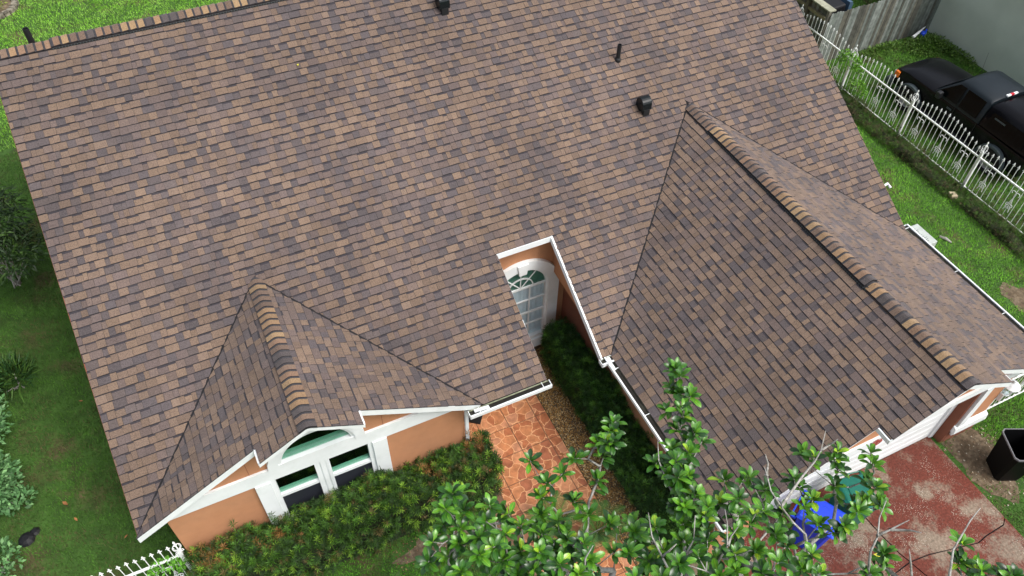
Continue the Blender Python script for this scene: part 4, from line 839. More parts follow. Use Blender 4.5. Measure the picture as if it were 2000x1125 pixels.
# ------------------------------------------------------------------ pickup truck, nose towards +y
tr = empty('pickup_truck', (23.27, 0, 0), 'black pickup truck with camper shell parked between iron fence and green wall', 'truck')
def loft(secs, mt, name, smooth=True, bevel=0, closed=True):
    m_ = MB(); n_ = len(secs[0]); vs = [p_ for s_ in secs for p_ in s_]
    fs = [(i * n_ + j, i * n_ + (j + 1) % n_, (i + 1) * n_ + (j + 1) % n_, (i + 1) * n_ + j) for i in range(len(secs) - 1) for j in range(n_)]
    fs += [tuple(range(n_ - 1, -1, -1)), tuple(range((len(secs) - 1) * n_, len(secs) * n_))]
    m_.add(vs, fs); o = m_.build(name, M[mt], tr, bevel=bevel)
    if smooth:
        for p_ in o.data.polygons: p_.use_smooth = True
        md = o.modifiers.new('es', 'EDGE_SPLIT'); md.split_angle = math.radians(38)
    return o
def sec(y, w, zb, zt, crown=.03, r=.10):
    return [(-w, y, zb), (-w - .015, y, (zb + zt) / 2 - .05), (-w + .01, y, zt - r), (-w + .03, y, zt - r * .45), (-w + r, y, zt - .01), (-w * .5, y, zt + crown * .8), (0, y, zt + crown), (w * .5, y, zt + crown * .8), (w - r, y, zt - .01), (w - .03, y, zt - r * .45), (w - .01, y, zt - r), (w + .015, y, (zb + zt) / 2 - .05), (w, y, zb)]
loft([sec(1.75, .82, .45, 1.05), sec(3.0, .86, .4, 1.10), sec(5.0, .87, .4, 1.12)], 'truck_black', 'body')
loft([sec(5.0, .87, .45, 1.12), sec(5.4, .86, .5, 1.12), sec(6.1, .83, .5, 1.09), sec(6.42, .80, .5, 1.02), sec(6.58, .76, .5, .92)], 'truck_black', 'hood')
m_ = MB(); 0 and m_.hexa([(-.35, 5.35, 1.155), (.35, 5.35, 1.155), (.28, 6.2, 1.12), (-.28, 6.2, 1.12), (-.32, 5.38, 1.185), (.32, 5.38, 1.185), (.25, 6.15, 1.14), (-.25, 6.15, 1.14)]); None
m_ = MB(); m_.box((-.62, 6.56, .55), (.62, 6.62, .86)); m_.build('grille', M['black_plastic'], tr)
m_ = MB(); m_.box((-.86, 6.50, .38), (.86, 6.76, .60)); m_.build('bumper', M['flare'], tr, bevel=.05)
for s_ in (-1, 1):
    m_ = MB(); m_.box((s_ * .60, 6.50, .66), (s_ * .80, 6.60, .88)); m_.build('headlight', M['chrome'], tr, bevel=.02)
    m_ = MB(); m_.box((s_ * .76, 6.36, .74), (s_ * .845, 6.52, .93)); m_.build('marker_light', M['orange_lens'], tr, bevel=.02)
# cab
def csec(y, wb, wt, zb, zt): return [(-wb, y, zb), (-wt, y, zt - .07), (-wt + .07, y, zt - .01), (-wt * .5, y, zt + .02), (0, y, zt + .03), (wt * .5, y, zt + .02), (wt - .07, y, zt - .01), (wt, y, zt - .07), (wb, y, zb)]
loft([csec(3.42, .85, .70, 1.08, 1.76), csec(3.5, .85, .71, 1.08, 1.79), csec(4.35, .85, .70, 1.08, 1.80), csec(4.50, .85, .69, 1.08, 1.76), csec(5.05, .84, .82, 1.08, 1.19)], 'truck_flat', 'cab')
m_ = MB(); m_.add([(-.77, 5.07, 1.165), (.77, 5.07, 1.165), (.63, 4.52, 1.745), (-.63, 4.52, 1.745)], [(0, 1, 2, 3)]); m_.v = [(a, b2 + .012, c_ + .012) for a, b2, c_ in m_.v]; m_.build('windshield', M['car_glass'], tr)
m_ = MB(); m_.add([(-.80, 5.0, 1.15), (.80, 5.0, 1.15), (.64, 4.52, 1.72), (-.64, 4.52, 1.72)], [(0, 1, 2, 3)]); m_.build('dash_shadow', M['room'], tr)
for s_ in (-1, 1):
    for nm, ya, yb in (('side_window', 4.25, 4.78), ('side_window', 3.55, 4.18)):
        zt_b = 1.68 if yb < 4.3 else 1.34
        q = [(s_ * .857, ya, 1.17), (s_ * .857, yb, 1.17), (s_ * (.725 if zt_b > 1.5 else .82), yb, zt_b), (s_ * .722, ya + (.0 if zt_b > 1.5 else .0), 1.68)]
        if zt_b < 1.5: q = [(s_ * .857, 4.25, 1.17), (s_ * .857, 4.93, 1.17), (s_ * .83, 4.90, 1.26), (s_ * .73, 4.46, 1.68), (s_ * .722, 4.25, 1.68)]
        m_ = MB(); m_.prism([tuple(v_) for v_ in q], (s_ * .008, 0, .002)); m_.build(nm, M['car_glass'], tr)
    m_ = MB(); m_.box((s_ * .885, 4.72, 1.10), (s_ * 1.06, 4.86, 1.30)); m_.build('mirror', M['black_plastic'], tr, bevel=.03)
    m_ = MB(); m_.box((s_ * .875, 4.30, .94), (s_ * .90, 4.46, .99)); m_.build('door_handle', M['flare'], tr, bevel=.006)
    
    for ys_ in (4.215, 3.44): m_ = MB(); m_.box((s_ * .886, ys_, .5), (s_ * .89, ys_ + .012, 1.12)); m_.build('door_seam', M['asphalt_edge'], tr)
    m_ = MB(); m_.tube([(s_ * .98, 3.35, .40), (s_ * .98, 5.15, .40)], .035, 8); m_.build('running_board', M['chrome'], tr)
    m_ = MB(); m_.box((s_ * .80, 3.3, .42), (s_ * .95, 5.2, .45)); m_.build('step', M['black_plastic'], tr)
    # flares
    for yc_ in (5.72, 2.62):
        m_ = MB(); vs = []; n_ = 16
        for i in range(n_ + 1):
            a = math.pi * (1.06 - 1.12 * i / n_); c_, d = math.cos(a), math.sin(a)
            vs += [(s_ * .83, yc_ + .47 * c_, .42 + .47 * d), (s_ * .97, yc_ + .47 * c_, .42 + .46 * d), (s_ * .98, yc_ + .41 * c_, .42 + .40 * d), (s_ * .85, yc_ + .41 * c_, .42 + .41 * d)]
        m_.add(vs, [(4 * i + k_, 4 * i + (k_ + 1) % 4, 4 * i + 4 + (k_ + 1) % 4, 4 * i + 4 + k_) for i in range(n_) for k_ in range(4)] + [(0, 1, 2, 3), (4 * n_ + 3, 4 * n_ + 2, 4 * n_ + 1, 4 * n_)]); m_.build('fender_flare', M['flare'], tr)
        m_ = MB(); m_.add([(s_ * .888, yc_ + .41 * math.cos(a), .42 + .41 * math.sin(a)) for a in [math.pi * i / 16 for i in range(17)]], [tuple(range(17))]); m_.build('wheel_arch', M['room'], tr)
        w_ = empty('wheel', (s_ * .80, yc_, .38), parent=tr)
        def disc(prof, mt, nm):
            m2 = MB(); k_ = 24; vs = [(s_ * x_, r_ * math.cos(2 * math.pi * j / k_), r_ * math.sin(2 * math.pi * j / k_)) for r_, x_ in prof for j in range(k_)]
            fs = [(i * k_ + j, i * k_ + (j + 1) % k_, (i + 1) * k_ + (j + 1) % k_, (i + 1) * k_ + j) for i in range(len(prof) - 1) for j in range(k_)]; m2.add(vs, fs); m2.build(nm, M[mt], w_)
        disc([(.2, -.12), (.36, -.12), (.385, -.08), (.385, .09), (.36, .125), (.22, .125)], 'tyre', 'tyre'); disc([(.22, .125), (.20, .06), (.07, .05), (.06, .11), (.001, .11)], 'chrome', 'rim')
# camper shell
loft([csec(1.80, .83, .66, 1.10, 1.66), csec(1.9, .84, .69, 1.10, 1.72), csec(3.2, .85, .71, 1.10, 1.74), csec(3.38, .85, .70, 1.10, 1.70)], 'truck_black', 'camper_shell')
for s_ in (-1, 1):
    m_ = MB(); m_.prism([(s_ * .852, 2.0, 1.18), (s_ * .852, 3.25, 1.18), (s_ * .745, 3.2, 1.58), (s_ * .745, 2.05, 1.58)], (s_ * .008, 0, .002)); m_.build('shell_window', M['car_glass'], tr)
    m_ = MB(); m_.prism([(s_ * .778, 2.75, 1.45), (s_ * .778, 3.1, 1.45), (s_ * .77, 3.1, 1.49), (s_ * .77, 2.75, 1.49)], (s_ * .012, 0, .002)); m_.build('badge', M['flare'], tr)
m_ = MB(); m_.box((-.42, 1.70, .6), (.42, 1.76, 1.02)); m_.build('tailgate', M['truck_black'], tr, bevel=.02)
m_ = MB(); m_.box((-.20, 3.40, 1.795), (-.06, 3.46, 1.835), 0); m_.box((.06, 3.40, 1.795), (.20, 3.46, 1.835), 0); m_.build('cargo_light', M['white'], tr)
m_ = MB(); m_.box((-.06, 3.40, 1.795), (.06, 3.46, 1.84)); m_.build('brake_light', M['red_lens'], tr)
m_ = MB(); m_.tube([(.78, 4.95, 1.1), (.84, 5.1, 1.9)], .005, 4); m_.build('antenna', M['black_plastic'], tr)

# ------------------------------------------------------------------ bins
def bin_(name, loc, rz, mt, lidmt, label, lid=True, w=.30, d=.34, h=1.0):
    r = empty(name, loc, label, 'trash bin'); r.rotation_euler = (0, 0, rz)
    def oct_(w_, d_, z, ch=.06): return [(-w_ + ch, -d_, z), (w_ - ch, -d_, z), (w_, -d_ + ch, z), (w_, d_ - ch, z), (w_ - ch, d_, z), (-w_ + ch, d_, z), (-w_, d_ - ch, z), (-w_, -d_ + ch, z)]
    m_ = MB(); A_ = oct_(w * .74, d * .74, .03); B_ = oct_(w * .97, d * .97, h); Ci = oct_(w * .93, d * .93, h); Di = oct_(w * .70, d * .70, .08)
    vs = A_ + B_ + Ci + Di; fs = [(k_ * 8 + i, k_ * 8 + (i + 1) % 8, k_ * 8 + 8 + (i + 1) % 8, k_ * 8 + 8 + i) for k_ in range(3) for i in range(8)] + [tuple(range(7, -1, -1)), tuple(range(24, 32))]
    m_.add(vs, fs); m_.build('body', M[mt], r)
    m_ = MB(); A_ = oct_(w, d, h - .03); B_ = oct_(w, d, h + .01); Ci = oct_(w * .95, d * .95, h + .01); Di = oct_(w * .95, d * .95, h - .03)
    m_.add(A_ + B_ + Ci + Di, [(k_ * 8 + i, k_ * 8 + (i + 1) % 8, k_ * 8 + 8 + (i + 1) % 8, k_ * 8 + 8 + i) for k_ in range(3) for i in range(8)]); m_.build('rim', M['rim_grey' if not lid else mt], r)
    if lid:
        m_ = MB(); m_.hexa([(-w - .02, -d - .03, h + .012), (w + .02, -d - .03, h + .012), (w + .02, d + .02, h + .03), (-w - .02, d + .02, h + .03), (-w + .04, -d + .03, h + .05), (w - .04, -d + .03, h + .05), (w - .04, d - .02, h + .09), (-w + .04, d - .02, h + .09)]); L_ = m_.build('lid', M[lidmt], r, bevel=.015)
        m_ = MB(); m_.hexa([(-w * .55, -d * .6, h + .05), (w * .55, -d * .6, h + .05), (w * .55, d * .5, h + .08), (-w * .55, d * .5, h + .08), (-w * .5, -d * .55, h + .075), (w * .5, -d * .55, h + .075), (w * .5, d * .45, h + .10), (-w * .5, d * .45, h + .10)]); m_.build('lid_rib', M[lidmt], r, bevel=.01)
        m_ = MB(); m_.tube([(-w, d + .09, h - .02), (w, d + .09, h - .02)], .016, 8)
        for x_ in (-w, 0, w): m_.box((x_ - .02, d, h - .05), (x_ + .02, d + .1, h + .0))
        m_.build('handle', M[mt], r)
        for s_ in (-1, 1):
            m_ = MB(); m_.tube([(s_ * w * .75, d * .85, .12), (s_ * (w * .75 + .06), d * .85, .12)], .12, 12); m_.build('wheel', M['tyre'], r)
    return r
bin_('trash_bin', (11.75, -3.86, .045), math.radians(-12), 'green_bin', 'green_bin', 'green wheeled bin with closed lid in front of the white garage door')
bin_('trash_bin', (10.85, -3.9, .045), math.radians(28), 'blue_bin', 'blue_bin', 'blue wheeled recycling bin behind the magnolia leaves by the garage')
bin_('trash_bin', (15.50, -4.42, 0), math.radians(-25), 'black_bin', 'black_bin', 'open black bin without lid standing on the dirt right of the driveway', lid=False, w=.33, d=.36, h=1.0)
m_ = MB(); m_.prism([(-.03, -.335, .70), (.03, -.335, .70), (.0, -.34, .78)], (0, -.006, 0)); o = m_.build('emblem', M['rim_grey']); o.parent = bpy.data.objects['trash_bin.002']

# ------------------------------------------------------------------ small things
m_ = MB(); m_.hexa([(20.70, 2.12, .02), (20.86, 2.04, .02), (20.93, 2.22, .02), (20.77, 2.30, .02), (20.70, 2.12, .12), (20.86, 2.04, .12), (20.93, 2.22, .12), (20.77, 2.30, .12)]); tag(m_.build('brick', M['brick'], bevel=.01), 'pale tan brick on the lawn beside the iron fence', 'brick')
ac = empty('utility_box', (0, 0, 0), 'pale grey flat topped box beside the right gutter of the garage', 'utility box')
m_ = MB(); m_.box((17.72, .56, 0), (18.22, 1.24, .88)); m_.build('case', M['slab'], ac, bevel=.01)
m_ = MB()
for i in range(9): m_.tube([(17.77, .64 + i * .055, .885), (17.99 + random.uniform(-.03, .08), .67 + i * .055, .90)], .007, 4)
m_.build('grille', M['flare'], ac)
m_ = MB(); m_.tube([(19.35, 1.16, .03), (19.42, 1.02, .045), (19.46, .86, .03)], [.03, .045, .02], 7); tag(m_.build('broken_branch', M['bark']), 'short brown piece of wood lying on the right lawn', 'stick')
m_ = MB(); m_.lathe([(.0, .0), (.16, .02), (.13, .06), (.06, .09)], (-2.47, 2.32, 0), 9); m_.lathe([(.0, .0), (.1, .02), (.05, .06)], (-2.32, 2.42, 0), 7)
tag(m_.build('black_bag', M['tarp']), 'crumpled black plastic scrap on the dark left lawn', 'plastic scrap')
# stone ring bed in the back lawn
ringo = empty('planter_ring', (-2.15, 22.9, 0), 'round raised planting bed with stone edging on the back lawn', 'planter')
for i in range(26):
    a = i / 26 * 2 * math.pi; m_ = MB(); r_ = .78; h_ = random.uniform(.12, .17)
    pts = [(rr_ * math.cos(a + da), rr_ * math.sin(a + da)) for rr_, da in ((r_ - .1, -.10), (r_ + .1, -.11), (r_ + .1, .11), (r_ - .1, .10))]
    m_.hexa([(x_, y_, 0) for x_, y_ in pts] + [(x_ * .98, y_ * .98, h_) for x_, y_ in pts]); m_.build('stone', M['concrete'], ringo, bevel=.015)
m_ = MB(); m_.lathe([(.70, 0), (.68, .05), (.3, .08)], (0, 0, 0), 16); m_.build('soil', M['soil'], ringo)
# fallen leaves
def leafy(name, locs, mt, label, cat, size=.07, group=None):
    me = None
    for i, (x_, y_, z_) in enumerate(locs):
        if me is None:
            m_ = MB(); m_.add([(-1, 0, 0), (-.2, -.42, .12), (1, 0, .05), (-.2, .42, .1), (.45, -.3, .1), (.45, .3, .14)], [(0, 1, 4, 2), (0, 2, 5, 3)]); me = m_.mesh(name, M[mt])
        o = bpy.data.objects.new(name, me); col.objects.link(o); o.location = (x_, y_, z_); o.rotation_euler = (random.uniform(-.2, .2), random.uniform(-.2, .2), random.uniform(0, 6)); s_ = size * random.uniform(.8, 1.2); o.scale = (s_, s_, s_)
        tag(o, label, cat, group)
leafy('fallen_leaf', [(-1.74, 2.77, .05)], 'dead_leaf', 'tan dead leaf on the left lawn, larger of the two by the fence', 'leaf', .07)
leafy('fallen_leaf', [(-1.59, 2.34, .05)], 'dead_leaf', 'small brown leaf on the left lawn, closest to the black plastic scrap', 'leaf', .05)
leafy('fallen_leaf', [(-.78, 1.58, .05)], 'dead_leaf', 'reddish leaf on the left lawn just above the iron fence tips', 'leaf', .05)
leafy('fallen_leaf', [(-1.2, 5.1, .05)], 'dead_leaf', 'brown leaf on the left lawn halfway along the house', 'leaf', .05)
leafy('fallen_leaf', [(11.9, -4.75, .06)], 'yellow_leaf', 'yellow brown leaf lying on the red driveway', 'leaf', .08)
leafy('fallen_leaf', [(4.92, 6.18, zmf(0, 6.18) + .025)], 'yellow_leaf', 'small pale yellow leaf lying on the upper roof', 'leaf', .05)
leafy('fallen_leaf', [(6.57, .86, .06)], 'dead_leaf', 'dark brown leaf on the tiled walkway near the black mat', 'leaf', .05)
leafy('fallen_leaf', [(7.5, -.35, .06)], 'dead_leaf', 'brown leaf on the tiled walkway at its gravel edge', 'leaf', .07)

# ------------------------------------------------------------------ vegetation
LEAF_Q = np.array([(0, 0, 0), (.45, .5, .06), (1, 0, -.05), (.45, -.5, .06)], float); LEAF_QF = np.array([(0, 1, 2), (0, 2, 3)])
# broad glossy leaf, 1 long, with folded midrib and curved tip
bl = []
for u, w_, z_ in ((0, .02, 0), (.25, .10, .05), (.5, .17, .06), (.75, .185, .02), (.92, .11, -.04), (1, .02, -.09)):
    bl += [(u, -w_, z_ + w_ * .35), (u, 0, z_), (u, w_, z_ + w_ * .35)]
BLV = np.array(bl, float); BLF = np.array([f_ for i in range(5) for f_ in ((3 * i, 3 * i + 1, 3 * i + 4), (3 * i, 3 * i + 4, 3 * i + 3), (3 * i + 1, 3 * i + 2, 3 * i + 5), (3 * i + 1, 3 * i + 5, 3 * i + 4))])

nb_ = len(BLV); rib = []
for i, u in enumerate((0, .25, .5, .75, .95)):
    zz_ = (0, .05, .06, .02, -.05)[i] + .012; rw = .020 * (1 - .6 * u); rib += [(u, -rw, zz_ + .006), (u, rw, zz_ + .006)]
BLC = np.concatenate([np.ones((len(BLF), 3)), np.tile(np.array([[2.6, 1.7, 1.6]]), (8, 1))])
BLF = np.concatenate([BLF, np.array([f_ for i in range(4) for f_ in ((nb_ + 2 * i, nb_ + 2 * i + 1, nb_ + 2 * i + 3), (nb_ + 2 * i, nb_ + 2 * i + 3, nb_ + 2 * i + 2))])])
BLV = np.concatenate([BLV, np.array(rib)])

def hedge(name, x0, x1, y0, y1, h, label, n_sh, colors, seed, hfun=None, orange=0, lsz=(.09, .125)):
    r = np.random.RandomState(seed); root = empty(name, (0, 0, 0), label, 'hedge')
    hf = hfun or (lambda x, y: h + .10 * np.sin(x * 2.3 + y * 1.7) + .07 * np.sin(x * 5.1 + 1 + y * 4.3))
    # inner core
    nx, ny = max(8, int((x1 - x0) / .15)), max(8, int((y1 - y0) / .15)); m_ = MB(); vs = []
    for i in range(nx + 1):
        for j in range(ny + 1):
            x_ = x0 + .08 + (x1 - x0 - .16) * i / nx; y_ = y0 + .08 + (y1 - y0 - .16) * j / ny
            ed = min(i, nx - i, j, ny - j); vs.append((x_, y_, 0 if ed == 0 else (float(hf(x_, y_)) - .16) * (.75 if ed == 1 else 1)))
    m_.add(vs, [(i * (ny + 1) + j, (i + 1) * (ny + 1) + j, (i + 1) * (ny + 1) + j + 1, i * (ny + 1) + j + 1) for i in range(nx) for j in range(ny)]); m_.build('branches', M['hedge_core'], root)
    # shoots
    n = n_sh; X_ = r.uniform(x0, x1, n); Y_ = r.uniform(y0, y1, n); H = hf(X_, Y_); side = r.rand(n) < .45
    Zv = np.where(side, r.uniform(.12, 1, n) * H, H + r.normal(0, .04, n) + (r.rand(n) < .12) * r.exponential(.09, n))
    ex = r.rand(n); per = 2 * (x1 - x0) + 2 * (y1 - y0); s_ = ex * per
    xs2 = np.where(s_ < (x1 - x0), x0 + s_, np.where(s_ < (x1 - x0) + (y1 - y0), x1, np.where(s_ < 2 * (x1 - x0) + (y1 - y0), x1 - (s_ - (x1 - x0) - (y1 - y0)), x0)))
    ys2 = np.where(s_ < (x1 - x0), y0, np.where(s_ < (x1 - x0) + (y1 - y0), y0 + (s_ - (x1 - x0)), np.where(s_ < 2 * (x1 - x0) + (y1 - y0), y1, y1 - (s_ - 2 * (x1 - x0) - (y1 - y0)))))
    bul = .07 * np.sin(xs2 * 6) + r.normal(0, .03, n)
    X_ = np.where(side, xs2 + (np.sign(xs2 - (x0 + x1) / 2) * (np.abs(xs2 - (x0 + x1) / 2) > (x1 - x0) / 2 - .01)) * bul, X_); Y_ = np.where(side, ys2 + (np.sign(ys2 - (y0 + y1) / 2) * (np.abs(ys2 - (y0 + y1) / 2) > (y1 - y0) / 2 - .01)) * bul, Y_)
    P = np.stack([X_, Y_, Zv], 1)
    out = np.stack([np.where(side, (X_ - (x0 + x1) / 2) / (x1 - x0) * 2, 0), np.where(side, (Y_ - (y0 + y1) / 2) / (y1 - y0) * 2, 0), np.where(side, .5, 1.)], 1) + r.normal(0, .3, (n, 3)); out = norm(out)
    K = 15; P2 = np.repeat(P, K, 0); O = np.repeat(out, K, 0)
    t = np.tile(np.linspace(0, 1, K), n); ang = np.tile(np.arange(K) * 2.4, n) + np.repeat(r.uniform(0, 6, n), K)
    a = norm(np.cross(O, np.array([[.3, .5, .8]]))); b2 = np.cross(O, a)
    D_ = norm(a * np.cos(ang)[:, None] + b2 * np.sin(ang)[:, None] + O * (.25 + .9 * t)[:, None]); base = P2 + O * ((t - .6) * .09)[:, None]
    L_ = r.uniform(lsz[0], lsz[1], n * K) * (1 - .25 * t)
    ci = r.choice(len(colors), n, p=[c[1] for c in colors]); cc = np.array([c[0] for c in colors])[ci]
    if orange:
        for ox, oy, rr_ in orange:
            mk = ((X_ - ox) ** 2 + (Y_ - oy) ** 2 < rr_ ** 2) & (r.rand(n) < .42); cc[mk] = np.array([.30, .155, .045]) * r.uniform(.6, 1.1, (mk.sum(), 1))
    C = np.repeat(cc, K, 0) * r.uniform(.75, 1.2, (n * K, 1))
    S = np.stack([L_, L_ * .14, L_], 1); Zd = O + r.normal(0, .2, O.shape)
    v, f, c = scatter(LEAF_Q, LEAF_QF, base, D_, Zd, S, C); npmesh('leaves', v, f, c, M['leaf'], root)['kind'] = 'stuff'
    return root
HG = [((.020, .052, .008), .36), ((.040, .10, .012), .28), ((.075, .19, .018), .18), ((.20, .36, .03), .11), ((.13, .10, .03), .07)]
hedge('hedge', .45, 6.0, -.68, .12, 1.22, 'long feathery green hedge with orange patches below the front double window', 3300, HG, 3, orange=[(1.75, -.25, .24), (.75, -.1, .28), (4.75, -.15, .16), (5.7, -.05, .2), (2.2, -.3, .12)])
HD = [((.022, .068, .012), .46), ((.042, .12, .017), .33), ((.095, .24, .026), .21)]
hedge('hedge', 8.18, 8.82, -3.3, 2.0, 1.08, 'dark green hedge between the gravel and the courtyard wall', 3600, HD, 4)
# low ragged hedge under the iron fence
hedge('hedge', 20.62, 21.2, -3.0, 7.6, .22, 'low ragged brown green hedge along the foot of the iron fence', 2600, [((.05, .08, .018), .40), ((.08, .17, .02), .35), ((.11, .085, .04), .25)], 6, hfun=lambda x, y: .22 + .10 * np.sin(y * 2.1) + .08 * np.sin(y * 5.3 + x * 3), lsz=(.05, .08))

def shrub(name, pts, label, n, colors, L_, wr, seed, cat='shrub', mt='leaf', stems=True, up=.2, tmpl=None):
    """pts: list of (centre, radius xyz) lobes"""
    r = np.random.RandomState(seed); root = empty(name, (pts[0][0][0], pts[0][0][1], 0), label, cat); o0 = np.array([pts[0][0][0], pts[0][0][1], 0])
    wts = np.array([p_[1][0] * p_[1][1] for p_ in pts]); wts = wts / wts.sum(); k = r.choice(len(pts), n, p=wts)
    c0 = np.array([p_[0] for p_ in pts], float)[k]; rad = np.array([p_[1] for p_ in pts], float)[k]
    d = norm(r.normal(0, 1, (n, 3))); d[:, 2] = np.abs(d[:, 2]) * .9 - .15; P = c0 + d * rad * r.uniform(.55, 1.05, (n, 1)) - o0; P[:, 2] = np.maximum(P[:, 2], .03)
    X_ = norm(d + r.normal(0, .6, (n, 3)) + np.array([[0, 0, up]])); Z_ = norm(np.array([[0, 0, 1.]]) + r.normal(0, .35, (n, 3)) + d * .4)
    ci = r.choice(len(colors), n, p=[c[1] for c in colors]); C = np.array([c[0] for c in colors])[ci] * r.uniform(.75, 1.2, (n, 1))
    l_ = r.uniform(.75, 1.2, n) * L_; S = np.stack([l_, l_ * wr, l_], 1); tv, tf = tmpl or (LEAF_Q, LEAF_QF)
    v, f, c = scatter(tv, tf, P, X_, Z_, S, C); npmesh('leaves', v, f, c, M[mt], root)['kind'] = 'stuff'
    if stems:
        m_ = MB()
        for p_ in pts:
            for q in range(4):
                e_ = Vector(p_[0]) + Vector([random.uniform(-.6, .6) * a for a in p_[1]]) - Vector(o0); m_.tube([(random.uniform(-.08, .08), random.uniform(-.08, .08), 0), e_ * .5 + Vector((0, 0, .05)), e_], [.02, .014, .006], 5)
        m_.build('stems', M['bark'], root)
    return root
PALE = [((.09, .21, .07), .4), ((.05, .13, .04), .35), ((.16, .32, .12), .25)]
shrub('shrub', [((-2.98, 5.0, .42), (.5, .9, .45)), ((-2.95, 6.1, .4), (.4, .5, .4))], 'pale small leaved shrub at the left edge beside the spiky plant', 1500, PALE, .11, .55, 21)
shrub('shrub', [((-2.92, 3.5, .38), (.55, .7, .38)), ((-2.5, 3.1, .2), (.3, .25, .18))], 'pale small leaved shrub in the middle of the left edge', 1300, PALE, .11, .55, 22)
shrub('shrub', [((-2.85, 1.9, .3), (.35, .4, .3))], 'small pale shrub near the lower left corner', 350, PALE, .10, .55, 23)
shrub('spiky_plant', [((-2.35, 6.05, .35), (.35, .35, .35))], 'dark strappy leaved plant at the left lawn edge', 260, [((.03, .085, .02), .6), ((.06, .13, .02), .4)], .34, .10, 24, 'plant', up=.8)
shrub('vine', [((21.3, 7.3, .95), (.18, .55, .5)), ((21.2, 6.6, .5), (.15, .35, .4))], 'bright green vine climbing over the iron fence', 900, [((.14, .34, .02), .6), ((.09, .24, .02), .4)], .075, .6, 25, 'vine', stems=False)
shrub('vine', [((-.05, .16, 1.0), (.25, .10, .35)), ((.2, .1, 1.0), (.10, .12, .3))], 'bright green vine on the short iron fence at the left', 420, [((.13, .36, .03), .6), ((.08, .24, .02), .4)], .05, .7, 26, 'vine', stems=False)
shrub('clover_plant', [((1.15, -.75, .55), (.35, .2, .35)), ((.9, -.6, .35), (.3, .2, .3)), ((1.6, -.85, .35), (.3, .2, .25))], 'bright green round leaved plant in front of the hedge', 800, [((.10, .33, .03), .6), ((.07, .22, .02), .4)], .055, .8, 27, 'plant')
shrub('weeds', [((25.6, 8.0, .12), (.9, .55, .22)), ((24.0, 8.4, .12), (1.0, .25, .18)), ((26.1, 7.2, .1), (.25, .8, .2))], 'rough green weeds in the corner below the wooden fence', 2300, [((.055, .12, .015), .6), ((.09, .17, .02), .4)], .09, .4, 28, 'weeds', stems=False)
shrub('weeds', [((-2.15, 22.9, .12), (.5, .5, .14))], 'yellow green weeds inside the round bed', 220, [((.22, .30, .02), .6), ((.10, .14, .02), .4)], .12, .25, 29, 'weeds', stems=False)
# dark tree reaching in from the left
def broad_tree(name, base, lobes, label, n, seed):
    return shrub(name, lobes, label, n, [((.014, .036, .008), .5), ((.026, .060, .012), .35), ((.055, .115, .018), .15)], .19, .30, seed, 'tree', up=-.3)
t_ = shrub('dark_tree', [((-2.2, 9.2, 2.0), (1.0, 1.3, .9)), ((-1.75, 8.3, 1.7), (.75, .7, .5)), ((-3.2, 10, 2.2), (1.2, 1.4, 1.0))], 'dark leafy tree crown reaching in at the left edge', 5200, [((.014, .036, .008), .5), ((.026, .060, .012), .35), ((.055, .115, .018), .15)], .17, .28, 31, 'tree', up=-.3)
m_ = MB(); m_.tube([(-1.2, .5, 0), (-1.0, .6, 1.0), (-.6, .4, 1.9)], [.12, .09, .04], 8); m_.build('trunk', M['bark'], t_)
t_ = shrub('dark_tree', [((-5.2, 5.4, 3.6), (1.6, 2.6, 1.4)), ((-5.6, 1.6, 3.4), (1.6, 2.0, 1.3))], 'broad tree standing left of the house outside the view', 5200, [((.02, .05, .01), 1.)], .2, .3, 32, 'tree')
m_ = MB(); m_.tube([(-.2, -.6, 0), (0, -.3, 1.6), (0, 0, 3.2)], [.2, .16, .08], 8); m_.build('trunk', M['bark'], t_)

# ferns beside the walkway
def fern(x_, y_, n_, L_, seed, label):
    r = random.Random(seed); root = empty('fern', (x_, y_, 0), label, 'fern')
    for i in range(n_):
        a = i * 2 * math.pi / n_ + r.uniform(-.2, .2); l_ = L_ * r.uniform(.8, 1.1); pts = [(math.cos(a) * l_ * t, math.sin(a) * l_ * t, .25 + .45 * math.sin(t * 2.2)) for t in [k_ / 8 for k_ in range(9)]]
        m_ = MB(); m_.tube(pts, [.008] * 8 + [.003], 4, 0, (.10, .17, .03)); px, py = -math.sin(a), math.cos(a)
        for k_ in range(2, 34):
            t = k_ / 34; q = Vector(pts[0]).lerp(Vector(pts[-1]), t); i0 = min(7, int(t * 8)); q = Vector(pts[i0]).lerp(Vector(pts[i0 + 1]), t * 8 - i0); w_ = .15 * math.sin(math.pi * min(1, t * .9 + .12)) + .02
            for s_ in (-1, 1):
                tip = q + Vector((px * s_ * w_ + math.cos(a) * w_ * .5, py * s_ * w_ + math.sin(a) * w_ * .5, -.01)); e2 = Vector((math.cos(a), math.sin(a), 0)) * .008
                g2 = r.uniform(.8, 1.2); m_.add([q - e2, q + e2, tip], [(0, 1, 2)], 0, (.045 * g2, .12 * g2, .018 * g2))
        m_.build('frond', M['leaf'], root)
    m_ = MB(); m_.lathe([(.07, 0), (.08, .15), (.04, .28)], (0, 0, 0), 8); m_.build('crown_base', M['bark'], root)
fern(6.55, -1.75, 11, .62, 1, 'feathery green fern beside the walkway under the magnolia')
fern(7.25, -2.2, 10, .60, 2, 'darker fern at the gravel side of the walkway')
fern(3.2, -1.9, 9, .55, 3, 'low fern on the front lawn below the hedge')

